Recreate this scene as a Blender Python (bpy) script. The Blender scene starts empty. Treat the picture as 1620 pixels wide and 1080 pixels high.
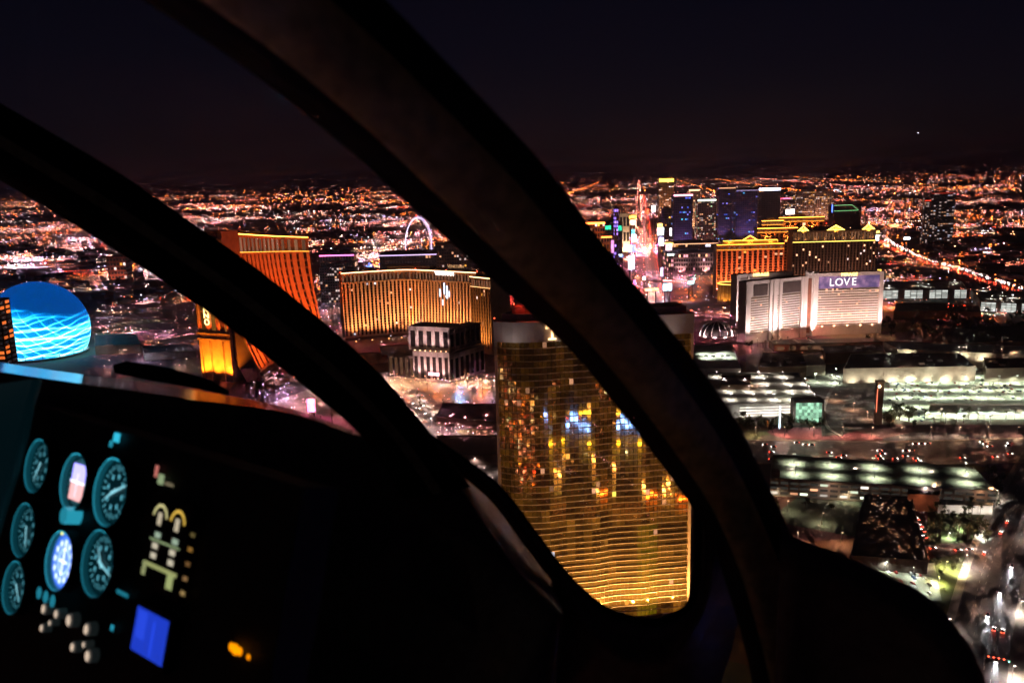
import bpy, bmesh, math, random
import numpy as np
from mathutils import Vector, Matrix

RND = random.Random(11)
sc = bpy.context.scene
COL = sc.collection

# ------------------------------------------------------------------ camera, sky, moon, exposure
CAM_Z = 270.0
FPX = 1350.0                       # focal length in pixels of a 1620 px wide frame
cam_d = bpy.data.cameras.new('camera')
cam = bpy.data.objects.new('camera', cam_d)
COL.objects.link(cam)
cam_d.sensor_width = 36.0
cam_d.lens = FPX / 1620.0 * 36.0
cam_d.clip_start = 0.03
cam_d.clip_end = 90000.0
cam_d.dof.use_dof = True
cam_d.dof.focus_distance = 900.0
cam_d.dof.aperture_fstop = 6.5
CAM_ROT = Matrix.Rotation(math.radians(90 - 11.25), 4, 'X') @ Matrix.Rotation(math.radians(-1.5), 4, 'Z')
cam.matrix_world = Matrix.Translation((0, 0, CAM_Z)) @ CAM_ROT
sc.camera = cam

world = bpy.data.worlds.new('World')
sc.world = world
world.use_nodes = True
wn = world.node_tree.nodes
wl = world.node_tree.links
bg = wn['Background']
sky = wn.new('ShaderNodeTexSky')
sky.sky_type = 'NISHITA'
sky.sun_disc = False
sky.sun_elevation = math.radians(24)
sky.sun_rotation = math.radians(180)
tint = wn.new('ShaderNodeMix')
tint.data_type = 'RGBA'; tint.blend_type = 'MULTIPLY'
tint.inputs['Factor'].default_value = 1.0
tint.inputs['B'].default_value = (0.60, 0.42, 0.90, 1)
wl.new(sky.outputs['Color'], tint.inputs['A'])
wl.new(tint.outputs['Result'], bg.inputs['Color'])
bg.inputs['Strength'].default_value = 0.00034

moon_d = bpy.data.lights.new('moon', 'SUN')
moon_d.energy = 0.004
moon_d.angle = math.radians(0.5)
moon_d.color = (1.0, 0.93, 0.85)
moon = bpy.data.objects.new('moon', moon_d)
moon.rotation_euler = (math.radians(60), 0, math.radians(-110))
COL.objects.link(moon)

sc.render.engine = 'CYCLES'
sc.view_settings.view_transform = 'Standard'
sc.view_settings.look = 'None'
sc.view_settings.gamma = 1.0
sc.view_settings.exposure = 1.35
sc.cycles.use_denoising = True
sc.cycles.use_adaptive_sampling = True
sc.cycles.adaptive_threshold = 0.025
sc.cycles.adaptive_min_samples = 12
sc.cycles.max_bounces = 4
sc.cycles.diffuse_bounces = 2
sc.cycles.glossy_bounces = 2
sc.cycles.transparent_max_bounces = 12
sc.cycles.sample_clamp_indirect = 2.0
sc.cycles.caustics_reflective = False
sc.cycles.caustics_refractive = False

# ------------------------------------------------------------------ sight lines of the camera, used to find where things stand
def ray(px, py):
    return (CAM_ROT.to_3x3() @ Vector(((px - 810) / FPX, -(py - 540) / FPX, -1.0)))
def G(px, py, z=0.0):
    d = ray(px, py)
    k = (z - CAM_Z) / d.z
    return Vector((d.x * k, d.y * k, z))
def T(px, py, dist):
    d = ray(px, py)
    k = dist / d.y
    return Vector((d.x * k, dist, CAM_Z + d.z * k))
def HT(P, py):
    """height above the ground at ground point P that lies on image row py"""
    lo, hi = -50.0, 400.0
    inv = CAM_ROT.to_3x3().transposed()
    for _ in range(40):
        m = (lo + hi) / 2
        v = inv @ Vector((P.x, P.y, m - CAM_Z))
        y = 540 + FPX * v.y / v.z
        if y > py: lo = m
        else: hi = m
    return (lo + hi) / 2
def at(px, py, d):
    """point inside the cockpit at depth d (metres) along the sight line"""
    return Vector((0, 0, CAM_Z)) + ray(px, py) * d

# ------------------------------------------------------------------ materials
def newmat(name):
    m = bpy.data.materials.new(name)
    m.use_nodes = True
    return m, m.node_tree.nodes, m.node_tree.links
def mat(name, col, rough=0.7, metal=0.0, var=0.25, scale=0.2, bump=0.0, spec=0.5, coat=0.0):
    m, n, l = newmat(name)
    p = n['Principled BSDF']
    p.inputs['Roughness'].default_value = rough
    p.inputs['Metallic'].default_value = metal
    p.inputs['Specular IOR Level'].default_value = spec
    p.inputs['Coat Weight'].default_value = coat
    tc = n.new('ShaderNodeTexCoord')
    no = n.new('ShaderNodeTexNoise')
    no.inputs['Scale'].default_value = scale
    no.inputs['Detail'].default_value = 6
    l.new(tc.outputs['Object'], no.inputs['Vector'])
    r = n.new('ShaderNodeValToRGB')
    e = r.color_ramp.elements
    e[0].position = 0.3; e[1].position = 0.7
    e[0].color = tuple(c * (1 - var) for c in col) + (1,)
    e[1].color = tuple(min(1, c * (1 + var)) for c in col) + (1,)
    l.new(no.outputs['Fac'], r.inputs['Fac'])
    l.new(r.outputs['Color'], p.inputs['Base Color'])
    if bump:
        b = n.new('ShaderNodeBump')
        b.inputs['Strength'].default_value = bump
        l.new(no.outputs['Fac'], b.inputs['Height'])
        l.new(b.outputs['Normal'], p.inputs['Normal'])
    return m
def emit(name, col, s):
    m, n, l = newmat(name)
    p = n['Principled BSDF']
    p.inputs['Base Color'].default_value = (0.02, 0.02, 0.02, 1)
    p.inputs['Emission Color'].default_value = tuple(col) + (1,)
    p.inputs['Emission Strength'].default_value = s
    m.cycles.emission_sampling = 'FRONT'
    return m
def emit_attr(name, base=(0.02, 0.02, 0.02), rough=0.5, metal=0.0, sampling='FRONT'):
    """surface whose lamps carry their own colour and radiance in the mesh attribute Col"""
    m, n, l = newmat(name)
    p = n['Principled BSDF']
    p.inputs['Base Color'].default_value = base + (1,)
    p.inputs['Roughness'].default_value = rough
    p.inputs['Metallic'].default_value = metal
    a = n.new('ShaderNodeAttribute')
    a.attribute_name = 'Col'
    l.new(a.outputs['Color'], p.inputs['Emission Color'])
    p.inputs['Emission Strength'].default_value = 1.0
    m.cycles.emission_sampling = sampling
    return m

M = {}
M['lamp'] = emit_attr('lamp_glow')
M['lampfar'] = emit_attr('far_lamp_glow')
M['lampdist'] = emit_attr('horizon_lamp_glow', sampling='NONE')
M['window'] = emit_attr('window_glass', (0.015, 0.014, 0.014), 0.12, 0.0, 'NONE')
M['asphalt'] = mat('asphalt', (0.09, 0.085, 0.078), 0.75, 0, 0.35, 0.05)
M['road'] = mat('road_asphalt', (0.085, 0.082, 0.082), 0.38, 0, 0.3, 0.3)
M['concrete'] = mat('concrete', (0.30, 0.29, 0.26), 0.8, 0, 0.2, 0.08)
M['deck'] = mat('parking_deck', (0.22, 0.22, 0.18), 0.7, 0, 0.3, 0.06)
M['lot'] = mat('lot_asphalt', (0.22, 0.23, 0.19), 0.7, 0, 0.25, 0.05)
M['stucco'] = mat('tan_stucco', (0.42, 0.30, 0.19), 0.8, 0, 0.15, 0.15)
M['stucco_dark'] = mat('brown_stucco', (0.16, 0.10, 0.065), 0.8, 0, 0.2, 0.12)
M['cream'] = mat('cream_stucco', (0.55, 0.47, 0.38), 0.8, 0, 0.12, 0.1)
M['white'] = mat('white_paint', (0.72, 0.70, 0.66), 0.6, 0, 0.08, 0.1)
M['grey'] = mat('grey_panel', (0.32, 0.29, 0.29), 0.7, 0, 0.15, 0.12)
M['darkwall'] = mat('dark_wall', (0.07, 0.055, 0.05), 0.7, 0, 0.3, 0.1)
M['roof'] = mat('roof_membrane', (0.12, 0.10, 0.095), 0.8, 0, 0.35, 0.06)
M['roofdark'] = mat('dark_roof', (0.032, 0.028, 0.024), 0.85, 0, 0.35, 0.06)
M['roofpale'] = mat('pale_roof', (0.42, 0.43, 0.36), 0.75, 0, 0.15, 0.05)
M['metal'] = mat('galvanised_metal', (0.35, 0.35, 0.36), 0.45, 0.8, 0.15, 1.5)
M['blackmetal'] = mat('black_metal', (0.03, 0.03, 0.03), 0.5, 0.3, 0.2, 2.0)
M['terracotta'] = mat('terracotta_roof', (0.28, 0.11, 0.06), 0.8, 0, 0.25, 0.2)
M['bark'] = mat('bark', (0.09, 0.06, 0.04), 0.9, 0, 0.3, 2.0)
M['leaf'] = mat('leaf', (0.06, 0.075, 0.03), 0.6, 0, 0.4, 0.8)
M['palm'] = mat('palm_frond', (0.07, 0.09, 0.035), 0.6, 0, 0.35, 0.8)
M['grass'] = mat('grass', (0.055, 0.075, 0.025), 0.9, 0, 0.5, 0.12)
M['paint'] = mat('road_paint', (0.6, 0.58, 0.5), 0.7, 0, 0.2, 0.5)
M['water'] = mat('pool_water', (0.02, 0.04, 0.06), 0.06, 0, 0.2, 0.3)

# ------------------------------------------------------------------ mesh builder
class MB:
    def __init__(s):
        s.v = []; s.f = []; s.c = []
    def quad(s, a, b, c, d, col=None):
        i = len(s.v); s.v += [tuple(a), tuple(b), tuple(c), tuple(d)]
        s.f.append((i, i + 1, i + 2, i + 3)); s.c.append(col)
    def poly(s, pts, col=None):
        i = len(s.v); s.v += [tuple(p) for p in pts]
        s.f.append(tuple(range(i, i + len(pts)))); s.c.append(col)
    def hexa(s, p, col=None):
        """p: 8 corners, bottom ring then top ring"""
        i = len(s.v); s.v += [tuple(q) for q in p]
        for f in ((3, 2, 1, 0), (4, 5, 6, 7), (0, 1, 5, 4), (1, 2, 6, 5), (2, 3, 7, 6), (3, 0, 4, 7)):
            s.f.append(tuple(i + k for k in f)); s.c.append(col)
        return s
    def box(s, x0, x1, y0, y1, z0, z1, col=None):
        return s.hexa([(x0, y0, z0), (x1, y0, z0), (x1, y1, z0), (x0, y1, z0),
                       (x0, y0, z1), (x1, y0, z1), (x1, y1, z1), (x0, y1, z1)], col)
    def prism(s, pts, z0, z1, col=None):
        n = len(pts); i = len(s.v)
        s.v += [(p[0], p[1], z0) for p in pts] + [(p[0], p[1], z1) for p in pts]
        s.f.append(tuple(i + k for k in reversed(range(n)))); s.c.append(col)
        s.f.append(tuple(i + n + k for k in range(n))); s.c.append(col)
        for k in range(n):
            s.f.append((i + k, i + (k + 1) % n, i + n + (k + 1) % n, i + n + k)); s.c.append(col)
        return s
    def cyl(s, c, r, z0, z1, n=10, r2=None, col=None):
        r2 = r if r2 is None else r2
        i = len(s.v)
        for (rr, z) in ((r, z0), (r2, z1)):
            for k in range(n):
                a = 2 * math.pi * k / n
                s.v.append((c[0] + rr * math.cos(a), c[1] + rr * math.sin(a), z))
        s.f.append(tuple(i + k for k in reversed(range(n)))); s.c.append(col)
        s.f.append(tuple(i + n + k for k in range(n))); s.c.append(col)
        for k in range(n):
            s.f.append((i + k, i + (k + 1) % n, i + n + (k + 1) % n, i + n + k)); s.c.append(col)
        return s
    def tube(s, pts, r, n=8, col=None, closed=False):
        pts = [Vector(p) for p in pts]
        rings = []
        N = len(pts)
        for k, p in enumerate(pts):
            if closed: t = pts[(k + 1) % N] - pts[k - 1]
            else: t = pts[min(k + 1, N - 1)] - pts[max(k - 1, 0)]
            t.normalize()
            u = t.cross(Vector((0, 0, 1)))
            if u.length < 0.05: u = t.cross(Vector((1, 0, 0)))
            u.normalize(); w = t.cross(u)
            rr = r[k] if isinstance(r, (list, tuple)) else r
            i = len(s.v)
            for j in range(n):
                a = 2 * math.pi * j / n
                s.v.append(tuple(p + (u * math.cos(a) + w * math.sin(a)) * rr))
            rings.append(i)
        for k in range(N if closed else N - 1):
            a, b = rings[k], rings[(k + 1) % N]
            for j in range(n):
                s.f.append((a + j, a + (j + 1) % n, b + (j + 1) % n, b + j)); s.c.append(col)
        if not closed:
            s.f.append(tuple(rings[0] + j for j in reversed(range(n)))); s.c.append(col)
            s.f.append(tuple(rings[-1] + j for j in range(n))); s.c.append(col)
        return s
    def octa(s, p, r, col=None):
        i = len(s.v); x, y, z = p
        s.v += [(x + r, y, z), (x, y + r, z), (x - r, y, z), (x, y - r, z), (x, y, z + r), (x, y, z - r)]
        for k in range(4):
            s.f.append((i + k, i + (k + 1) % 4, i + 4)); s.c.append(col)
            s.f.append((i + (k + 1) % 4, i + k, i + 5)); s.c.append(col)
        return s
    def grid(s, rows, col=None):
        i = len(s.v); w = len(rows[0])
        for r in rows: s.v += [tuple(p) for p in r]
        for a in range(len(rows) - 1):
            for b in range(w - 1):
                s.f.append((i + a * w + b, i + a * w + b + 1, i + (a + 1) * w + b + 1, i + (a + 1) * w + b)); s.c.append(col)
        return s
    def mesh(s, name, m, smooth=False):
        me = bpy.data.meshes.new(name)
        me.from_pydata(s.v, [], s.f)
        if any(c is not None for c in s.c):
            at_ = me.color_attributes.new('Col', 'FLOAT_COLOR', 'CORNER')
            out = np.zeros((len(me.loops), 4), np.float32); out[:, 3] = 1
            k = 0
            for f, c in zip(s.f, s.c):
                if c is not None: out[k:k + len(f), :3] = c
                k += len(f)
            at_.data.foreach_set('color', out.ravel())
        for mm in (m if isinstance(m, (list, tuple)) else [m]):
            me.materials.append(M[mm] if isinstance(mm, str) else mm)
        if smooth: me.shade_smooth()
        return me
    def build(s, name, m, parent=None, smooth=False, kind=None):
        o = bpy.data.objects.new(name, s.mesh(name, m, smooth))
        COL.objects.link(o)
        if parent is not None: o.parent = parent
        if kind: o['kind'] = kind
        return o

def thing(name, label, cat, loc=(0, 0, 0), rz=0.0, group=None):
    o = bpy.data.objects.new(name, None)
    COL.objects.link(o)
    o.location = loc; o.rotation_euler = (0, 0, rz)
    o['label'] = label; o['category'] = cat
    if group: o['group'] = group
    return o
def tag(o, label, cat, group=None):
    o['label'] = label; o['category'] = cat
    if group: o['group'] = group
    return o
def struct(o):
    o['kind'] = 'structure'; return o
def inst(me, name, parent=None, loc=(0, 0, 0), rz=0.0, scale=None):
    o = bpy.data.objects.new(name, me)
    COL.objects.link(o)
    o.location = loc; o.rotation_euler = (0, 0, rz)
    if scale: o.scale = scale
    if parent is not None: o.parent = parent
    return o
def spot(parent, loc, target, power, color, deg=70, blend=0.6, radius=0.5):
    d = bpy.data.lights.new('floodlight', 'SPOT')
    d.energy = power; d.color = color; d.spot_size = math.radians(deg); d.spot_blend = blend
    d.shadow_soft_size = radius
    o = bpy.data.objects.new('floodlight', d)
    COL.objects.link(o)
    o.location = loc
    o.rotation_euler = (Vector(target) - Vector(loc)).to_track_quat('-Z', 'Y').to_euler()
    if parent is not None: o.parent = parent
    return o
def text_mesh(s, size, depth, name, m):
    cu = bpy.data.curves.new('lettering', 'FONT')
    cu.body = s; cu.size = size; cu.extrude = depth; cu.align_x = 'CENTER'
    cu.resolution_u = 3
    o = bpy.data.objects.new('lettering', cu); COL.objects.link(o)
    dg = bpy.context.evaluated_depsgraph_get()
    me = bpy.data.meshes.new_from_object(o.evaluated_get(dg))
    me.transform(Matrix.Rotation(math.pi / 2, 4, 'X'))
    me.materials.clear(); me.materials.append(M[m] if isinstance(m, str) else m)
    me.name = name
    bpy.data.objects.remove(o); bpy.data.curves.remove(cu)
    return me

# palette of lamp colours
WARM = (1.0, 0.46, 0.24); ORANGE = (1.0, 0.19, 0.03); AMBER = (1.0, 0.40, 0.06); PINK = (1.0, 0.36, 0.42)
COOL = (0.78, 0.80, 1.0); WHITE = (1.0, 0.74, 0.68); RED = (1.0, 0.05, 0.02); GREEN = (0.15, 1.0, 0.5)
VIOLET = (0.75, 0.55, 1.0); BLUE = (0.08, 0.16, 1.0); CYAN = (0.1, 0.75, 1.0); MAGENTA = (1.0, 0.15, 0.55)
SALMON = (1.0, 0.22, 0.15)
def mul(c, k): return (c[0] * k, c[1] * k, c[2] * k)
def pick(weights):
    r = RND.random() * sum(w for _, w in weights)
    for c, w in weights:
        r -= w
        if r <= 0: return c
    return weights[-1][0]

# ================================================================== SETTING: ground, roads, lots
AZ = math.radians(8.6)
SV = Vector((math.sin(AZ), math.cos(AZ), 0))       # the street grid runs along the avenue ...
EV = Vector((math.cos(AZ), -math.sin(AZ), 0))      # ... and across it
GRZ = -AZ
def flat(name, pts, z, m):
    b = MB(); b.poly([(p.x, p.y, z) for p in pts])
    return struct(b.build(name, m))
gm, n, l = newmat('ground_soil')
p = n['Principled BSDF']; p.inputs['Roughness'].default_value = 0.9
tc = n.new('ShaderNodeTexCoord')
vo = n.new('ShaderNodeTexVoronoi'); vo.inputs['Scale'].default_value = 0.012
no = n.new('ShaderNodeTexNoise'); no.inputs['Scale'].default_value = 0.004; no.inputs['Detail'].default_value = 8
r = n.new('ShaderNodeValToRGB')
r.color_ramp.elements[0].position = 0.3; r.color_ramp.elements[0].color = (0.09, 0.06, 0.05, 1)
r.color_ramp.elements[1].position = 0.72; r.color_ramp.elements[1].color = (0.34, 0.23, 0.19, 1)
mx = n.new('ShaderNodeMix'); mx.data_type = 'RGBA'; mx.blend_type = 'MULTIPLY'; mx.inputs['Factor'].default_value = 0.6
l.new(tc.outputs['Object'], vo.inputs['Vector']); l.new(tc.outputs['Object'], no.inputs['Vector'])
l.new(no.outputs['Fac'], r.inputs['Fac']); l.new(r.outputs['Color'], mx.inputs['A']); l.new(vo.outputs['Color'], mx.inputs['B'])
l.new(mx.outputs['Result'], p.inputs['Base Color'])
M['ground'] = gm
b = MB(); b.quad((-60000, -20000, 0), (60000, -20000, 0), (60000, 70000, 0), (-60000, 70000, 0))
struct(b.build('ground', 'ground'))

# low hills beyond the far edge of the city
b = MB(); rows = [[], [], []]
for k in range(81):
    a = math.radians(-55 + 110 * k / 80)
    hgt = 120 + 90 * math.sin(k * 0.9) + 70 * math.sin(k * 0.37 + 1) + 60 * RND.random()
    for q, (rr, zz) in enumerate(((30000, 0.0), (33000, max(20, hgt)), (37000, 0.0))):
        rows[q].append((rr * math.sin(a), rr * math.cos(a), zz - 5 * (zz == 0)))
b.grid(rows); struct(b.build('hills', 'darkwall', smooth=True))

def ribbon(name, pts, w, z, m):
    b = MB(); L = []; Rr = []
    for k, q in enumerate(pts):
        t = (pts[min(k + 1, len(pts) - 1)] - pts[max(k - 1, 0)]); t.z = 0; t.normalize()
        s = Vector((t.y, -t.x, 0)) * (w / 2)
        L.append((q.x - s.x, q.y - s.y, z)); Rr.append((q.x + s.x, q.y + s.y, z))
    b.grid([L, Rr]); return struct(b.build(name, m))
def smooth_path(pts, n=8):
    out = []
    for k in range(len(pts) - 1):
        p0, p1, p2, p3 = pts[max(k - 1, 0)], pts[k], pts[k + 1], pts[min(k + 2, len(pts) - 1)]
        for j in range(n):
            t = j / n
            out.append(0.5 * ((2 * p1) + (p2 - p0) * t + (2 * p0 - 5 * p1 + 4 * p2 - p3) * t * t + (3 * p1 - p0 - 3 * p2 + p3) * t ** 3))
    out.append(pts[-1]); return out
def resample(pts, step):
    out = []; acc = 0.0
    for a, c in zip(pts[:-1], pts[1:]):
        L = (c - a).length
        while acc < L:
            t = acc / max(L, 1e-6); d = (c - a).normalized()
            out.append((a + (c - a) * t, d)); acc += step
        acc -= L
    return out
S1 = G(1041, 476)
avenue = smooth_path([G(560, 720), G(690, 676), G(830, 622), G(960, 545), G(1035, 490), S1 + SV * 300, S1 + SV * 1200, S1 + SV * 9000], 6)
ribbon('avenue_road', avenue, 42, 0.08, 'road')
cross = smooth_path([G(1120, 716), G(1250, 713), G(1400, 716), G(1560, 713), G(1760, 706)], 5)
ribbon('cross_road', cross, 62, 0.09, 'road')
side = smooth_path([G(1668, 700), G(1620, 790), G(1583, 880), G(1558, 980), G(1540, 1080), G(1525, 1200)], 6)
ribbon('side_road', side, 30, 0.12, 'road')
link = smooth_path([G(1470, 868), G(1505, 872), G(1556, 868)], 5)
ribbon('link_road', link, 9, 0.16, 'road')
freeway = smooth_path([G(1388, 372), G(1410, 388), G(1455, 408), G(1520, 428), G(1580, 448), G(1640, 466), G(1760, 500)], 6)
ribbon('freeway_road', freeway, 60, 0.1, 'road')
drive = smooth_path([G(585, 600), G(640, 630), G(690, 668), G(745, 712), G(800, 770)], 6)
ribbon('resort_drive_road', drive, 16, 0.14, 'road')
# pavements with a kerb step along the near roads
def kerb(name, pts, off, w, h, m='concrete'):
    b = MB(); rows = [[], [], [], []]
    for k, q in enumerate(pts):
        t = (pts[min(k + 1, len(pts) - 1)] - pts[max(k - 1, 0)]); t.z = 0; t.normalize()
        s = Vector((t.y, -t.x, 0))
        for r_, (o, z) in enumerate(((off, 0.0), (off, h), (off + w, h), (off + w, 0.0))):
            rows[r_].append((q.x + s.x * o, q.y + s.y * o, z))
    b.grid(rows); return struct(b.build(name, m))
kerb('pavement_side', side, 15.0, -0 + 5.0, 0.26)
kerb('pavement_side', side, -20.0, 5.0, 0.26)
kerb('pavement_cross', cross, -35.5, 4.5, 0.24)
kerb('pavement_cross', cross, 31.0, 4.5, 0.24)
# painted lane lines on the side road and the cross road
def lane_marks(name, pts, offs, dash, gap, w, z):
    b = MB()
    for q, d in resample(pts, dash + gap):
        s = Vector((d.y, -d.x, 0))
        for o in offs:
            a = q + s * (o - w / 2); c = q + s * (o + w / 2)
            b.quad((a.x, a.y, z), (c.x, c.y, z), (c.x + d.x * dash, c.y + d.y * dash, z), (a.x + d.x * dash, a.y + d.y * dash, z))
    o = b.build(name, 'paint'); return struct(o)
lane_marks('road_markings', side, (-7.5, -3.8, 3.8, 7.5), 4, 8, 0.3, 0.13)
lane_marks('road_markings', cross, (-22, -15, -8, 8, 15, 22), 4, 9, 0.3, 0.1)
lane_marks('road_markings', avenue[:40], (-12, -6, 6, 12), 4, 9, 0.3, 0.09)

# lots, yards and lawns
lot = flat('parking_lot_ground', [G(1385, 672), G(1400, 602), G(1500, 590), G(1660, 586), G(1720, 672)], 0.05, 'lot')
flat('mall_forecourt_ground', [G(1180, 678), G(1180, 560), G(1660, 540), G(1660, 586), G(1500, 590), G(1400, 602), G(1385, 672)], 0.03, 'asphalt')
flat('bare_lot_ground', [G(1215, 905), G(1215, 775), G(1365, 780), G(1345, 880)], 0.06, 'ground')
flat('staff_parking_ground', [G(1345, 892), G(1478, 890), G(1490, 950), G(1400, 950)], 0.07, 'lot')
flat('garden_ground', [G(1462, 862), G(1470, 800), G(1590, 800), G(1560, 855)], 0.05, 'grass')
flat('knoll_lawn', [G(1470, 1000), G(1470, 884), G(1500, 878), G(1548, 884), G(1556, 905), G(1530, 960)], 0.06, 'grass')
flat('pavement_corner', [G(1600, 1090), G(1612, 985), G(1680, 960), G(1700, 1090)], 0.2, 'concrete')
flat('resort_plaza', [G(420, 640), G(560, 590), G(640, 585), G(790, 590), G(790, 640), G(700, 655), G(600, 690), G(520, 690)], 0.04, 'deck')

# ================================================================== CITY LIGHTS (nobody could count them)
LM = []
def lamp(P, r, rgb, k, z=8.0):
    k *= 0.75
    LM.append((P.x, P.y, z, r, rgb[0] * k, rgb[1] * k, rgb[2] * k))
INV = CAM_ROT.to_3x3().transposed()
def px_of(x, y, z=0.0):
    v = INV @ Vector((x, y, z - CAM_Z))
    if v.z > -1: return (-9999, -9999)
    return (810 - FPX * v.x / v.z, 540 + FPX * v.y / v.z)
def in_view(x, y, mg=260):
    a = px_of(x, y); return -mg < a[0] < 1620 + mg and a[1] < 1400
# districts that are dark in the photograph: airfield, golf course, dark parks (centre, half sizes along the grid)
DARK = [(G(560, 368), 600, 420), (G(470, 352), 500, 500), (G(150, 470), 120, 160), (G(1560, 375), 330, 200), (G(1520, 520), 210, 120)]
def dark(x, y):
    for c, a, bb in DARK:
        dx, dy = x - c.x, y - c.y
        if abs(dx * EV.x + dy * EV.y) < a and abs(dx * SV.x + dy * SV.y) < bb: return RND.random() < 0.8
    return False
def block_of(x, y):
    u = x * EV.x + y * EV.y; v = x * SV.x + y * SV.y
    s_ = 330 if y < 4500 else 800
    i, j = math.floor(u / s_), math.floor(v / s_)
    a = (math.sin(i * 12.9898 + j * 78.233) * 43758.5453) % 1; c = (math.sin(i * 39.346 + j * 11.135) * 24634.6345) % 1
    big = .5 + .5 * math.sin(u * .0013 + 1.3) * math.sin(v * .0011 + .4 + u * .0004)
    return a * .6 + big * .4, c
def thin(x, y):
    a, _ = block_of(x, y); return RND.random() > max(0.03, (a - .22) * 1.7)
PAL = [(WARM, 4), (ORANGE, 6), (PINK, 4.5), (WHITE, 2.5), (COOL, 1.6), (AMBER, 1.0), (RED, 1.8), (VIOLET, 1.0), (GREEN, 0.12), (SALMON, 4)]
PAL_L = [(SALMON, 4), (WARM, 3), (PINK, 5), (WHITE, 4), (VIOLET, 2.2), (ORANGE, 1.5), (COOL, 2), (RED, 0.5), (BLUE, 0.2)]
def size_at(dist):
    if dist < 2500: return 0.5 + RND.random() * 0.75
    if dist < 7000: return 1.0 + RND.random() * 1.6
    return 1.6 + RND.random() ** 2 * 3.4
def uv(u, v):
    return EV * u + SV * v
# arterials of the street grid
for u in range(-16000, 16001, 800):
    for v0 in range(1500, 19000, 55 if abs(u) < 6000 else 120):
        v = v0 + RND.uniform(-8, 8)
        P = uv(u + RND.choice((-14, 14)), v)
        if not in_view(P.x, P.y, 120) or dark(P.x, P.y) or P.y < 1700: continue
        d = P.y
        if d > 6000 and RND.random() < 0.6: continue
        lamp(P, size_at(d), ORANGE if (u // 800) % 3 else SALMON, RND.uniform(7, 20))
for v in list(range(1900, 9000, 640)) + list(range(9000, 22000, 1500)):
    cc = RND.choice((ORANGE, SALMON, WARM, ORANGE))
    st = 60 if v < 4500 else 130 if v < 9000 else 220
    for u0 in range(-14000, 14001, st):
        u = u0 + RND.uniform(-10, 10)
        P = uv(u, v + RND.choice((-14, 14)))
        if not in_view(P.x, P.y, 120) or dark(P.x, P.y) or P.y < 1600: continue
        if math.sin(u * 0.0011 + v) < -0.3 or RND.random() < 0.3: continue
        lamp(P, size_at(P.y), cc, RND.uniform(6, 20))
# lit blocks: rows of lamps and shop fronts
def cluster(P, n, ext, pal, kmin, kmax, rows=3):
    c = pick(pal)
    for _ in range(n):
        u = RND.uniform(-ext, ext); v = RND.randint(-rows, rows) * ext / (rows * 1.6)
        Q = P + uv(u, v)
        if Q.y < 400: continue
        lamp(Q, size_at(Q.y) * RND.uniform(0.7, 1.2), c if RND.random() < 0.7 else pick(pal), RND.uniform(kmin, kmax), RND.uniform(4, 11))
def scatter(n, d0, d1, pw, ext, nn, kmin, kmax):
    k = 0
    while k < n:
        d = d0 + (d1 - d0) * RND.random() ** pw
        a = RND.uniform(-0.68, 0.68)
        P = Vector((d * a, d, 0))
        k += 1
        if dark(P.x, P.y) or thin(P.x, P.y): continue
        left = a < -0.12
        cluster(P, RND.randint(*nn), ext * RND.uniform(0.5, 1.3), PAL_L if left and d < 6000 else PAL, kmin, kmax)
scatter(1300, 1450, 3200, 0.9, 46, (3, 9), 2, 9)
scatter(1500, 2600, 6500, 0.8, 90, (4, 12), 2, 9)
scatter(640, 6000, 15000, 0.8, 260, (5, 16), 1.5, 7)
scatter(160, 12000, 26000, 0.8, 700, (6, 18), 2, 8)
# single lamps over the blocks
for _ in range(9500):
    d = 1350 + 7500 * RND.random() ** 1.1; a = RND.uniform(-0.7, 0.7)
    if dark(d * a, d) or (d < 1500 and a > 0.14) or thin(d * a, d): continue
    lamp(Vector((d * a, d, 0)), size_at(d) * 0.8, pick(PAL_L if a < -0.1 else PAL), RND.uniform(1.0, 3.2) * (1 + 3 * RND.random() ** 6), RND.uniform(5, 14))
# brilliant white yards on the left and stadium-like lights
for (px, py, n_, ex) in ((40, 412, 26, 60), (35, 424, 20, 60), (120, 380, 14, 60), (15, 352, 22, 120), (240, 452, 8, 18), (178, 442, 8, 20), (130, 395, 14, 50)):
    P = G(px, py); cluster(P, n_, ex, [(WHITE, 2), (VIOLET, 1.4), (PINK, 1)], 6, 22, 2)
for px in range(0, 190, 4):
    P = G(px + RND.uniform(-2, 2), 367 - px * 0.035 + RND.uniform(-2, 2)); lamp(P, 1.6, ORANGE if px > 60 else WARM, RND.uniform(4, 14))
for px in range(0, 120, 4):
    P = G(px, 424 - px * 0.02); lamp(P, 1.2, ORANGE if RND.random() < .5 else PINK, RND.uniform(2, 8))
for px in range(90, 150, 5):
    lamp(G(px, 436 - px * 0.03), 1.0, RED, RND.uniform(3, 9))
# airport terminals and runway lights between the two post shadows
for (x0, x1, y, c) in ((420, 560, 309, WARM), (400, 640, 318, ORANGE), (515, 580, 352, WHITE), (310, 430, 330, PINK), (350, 520, 338, WHITE),
                       (590, 700, 372, PINK), (520, 600, 405, PINK), (560, 640, 395, WARM), (560, 720, 322, ORANGE), (500, 700, 300, ORANGE)):
    for _ in range(int((x1 - x0) / 3)):
        P = G(RND.uniform(x0, x1), y + RND.gauss(0, 2.0)); lamp(P, size_at(P.y), c if RND.random() < .75 else pick(PAL), RND.uniform(3, 14))
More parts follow.
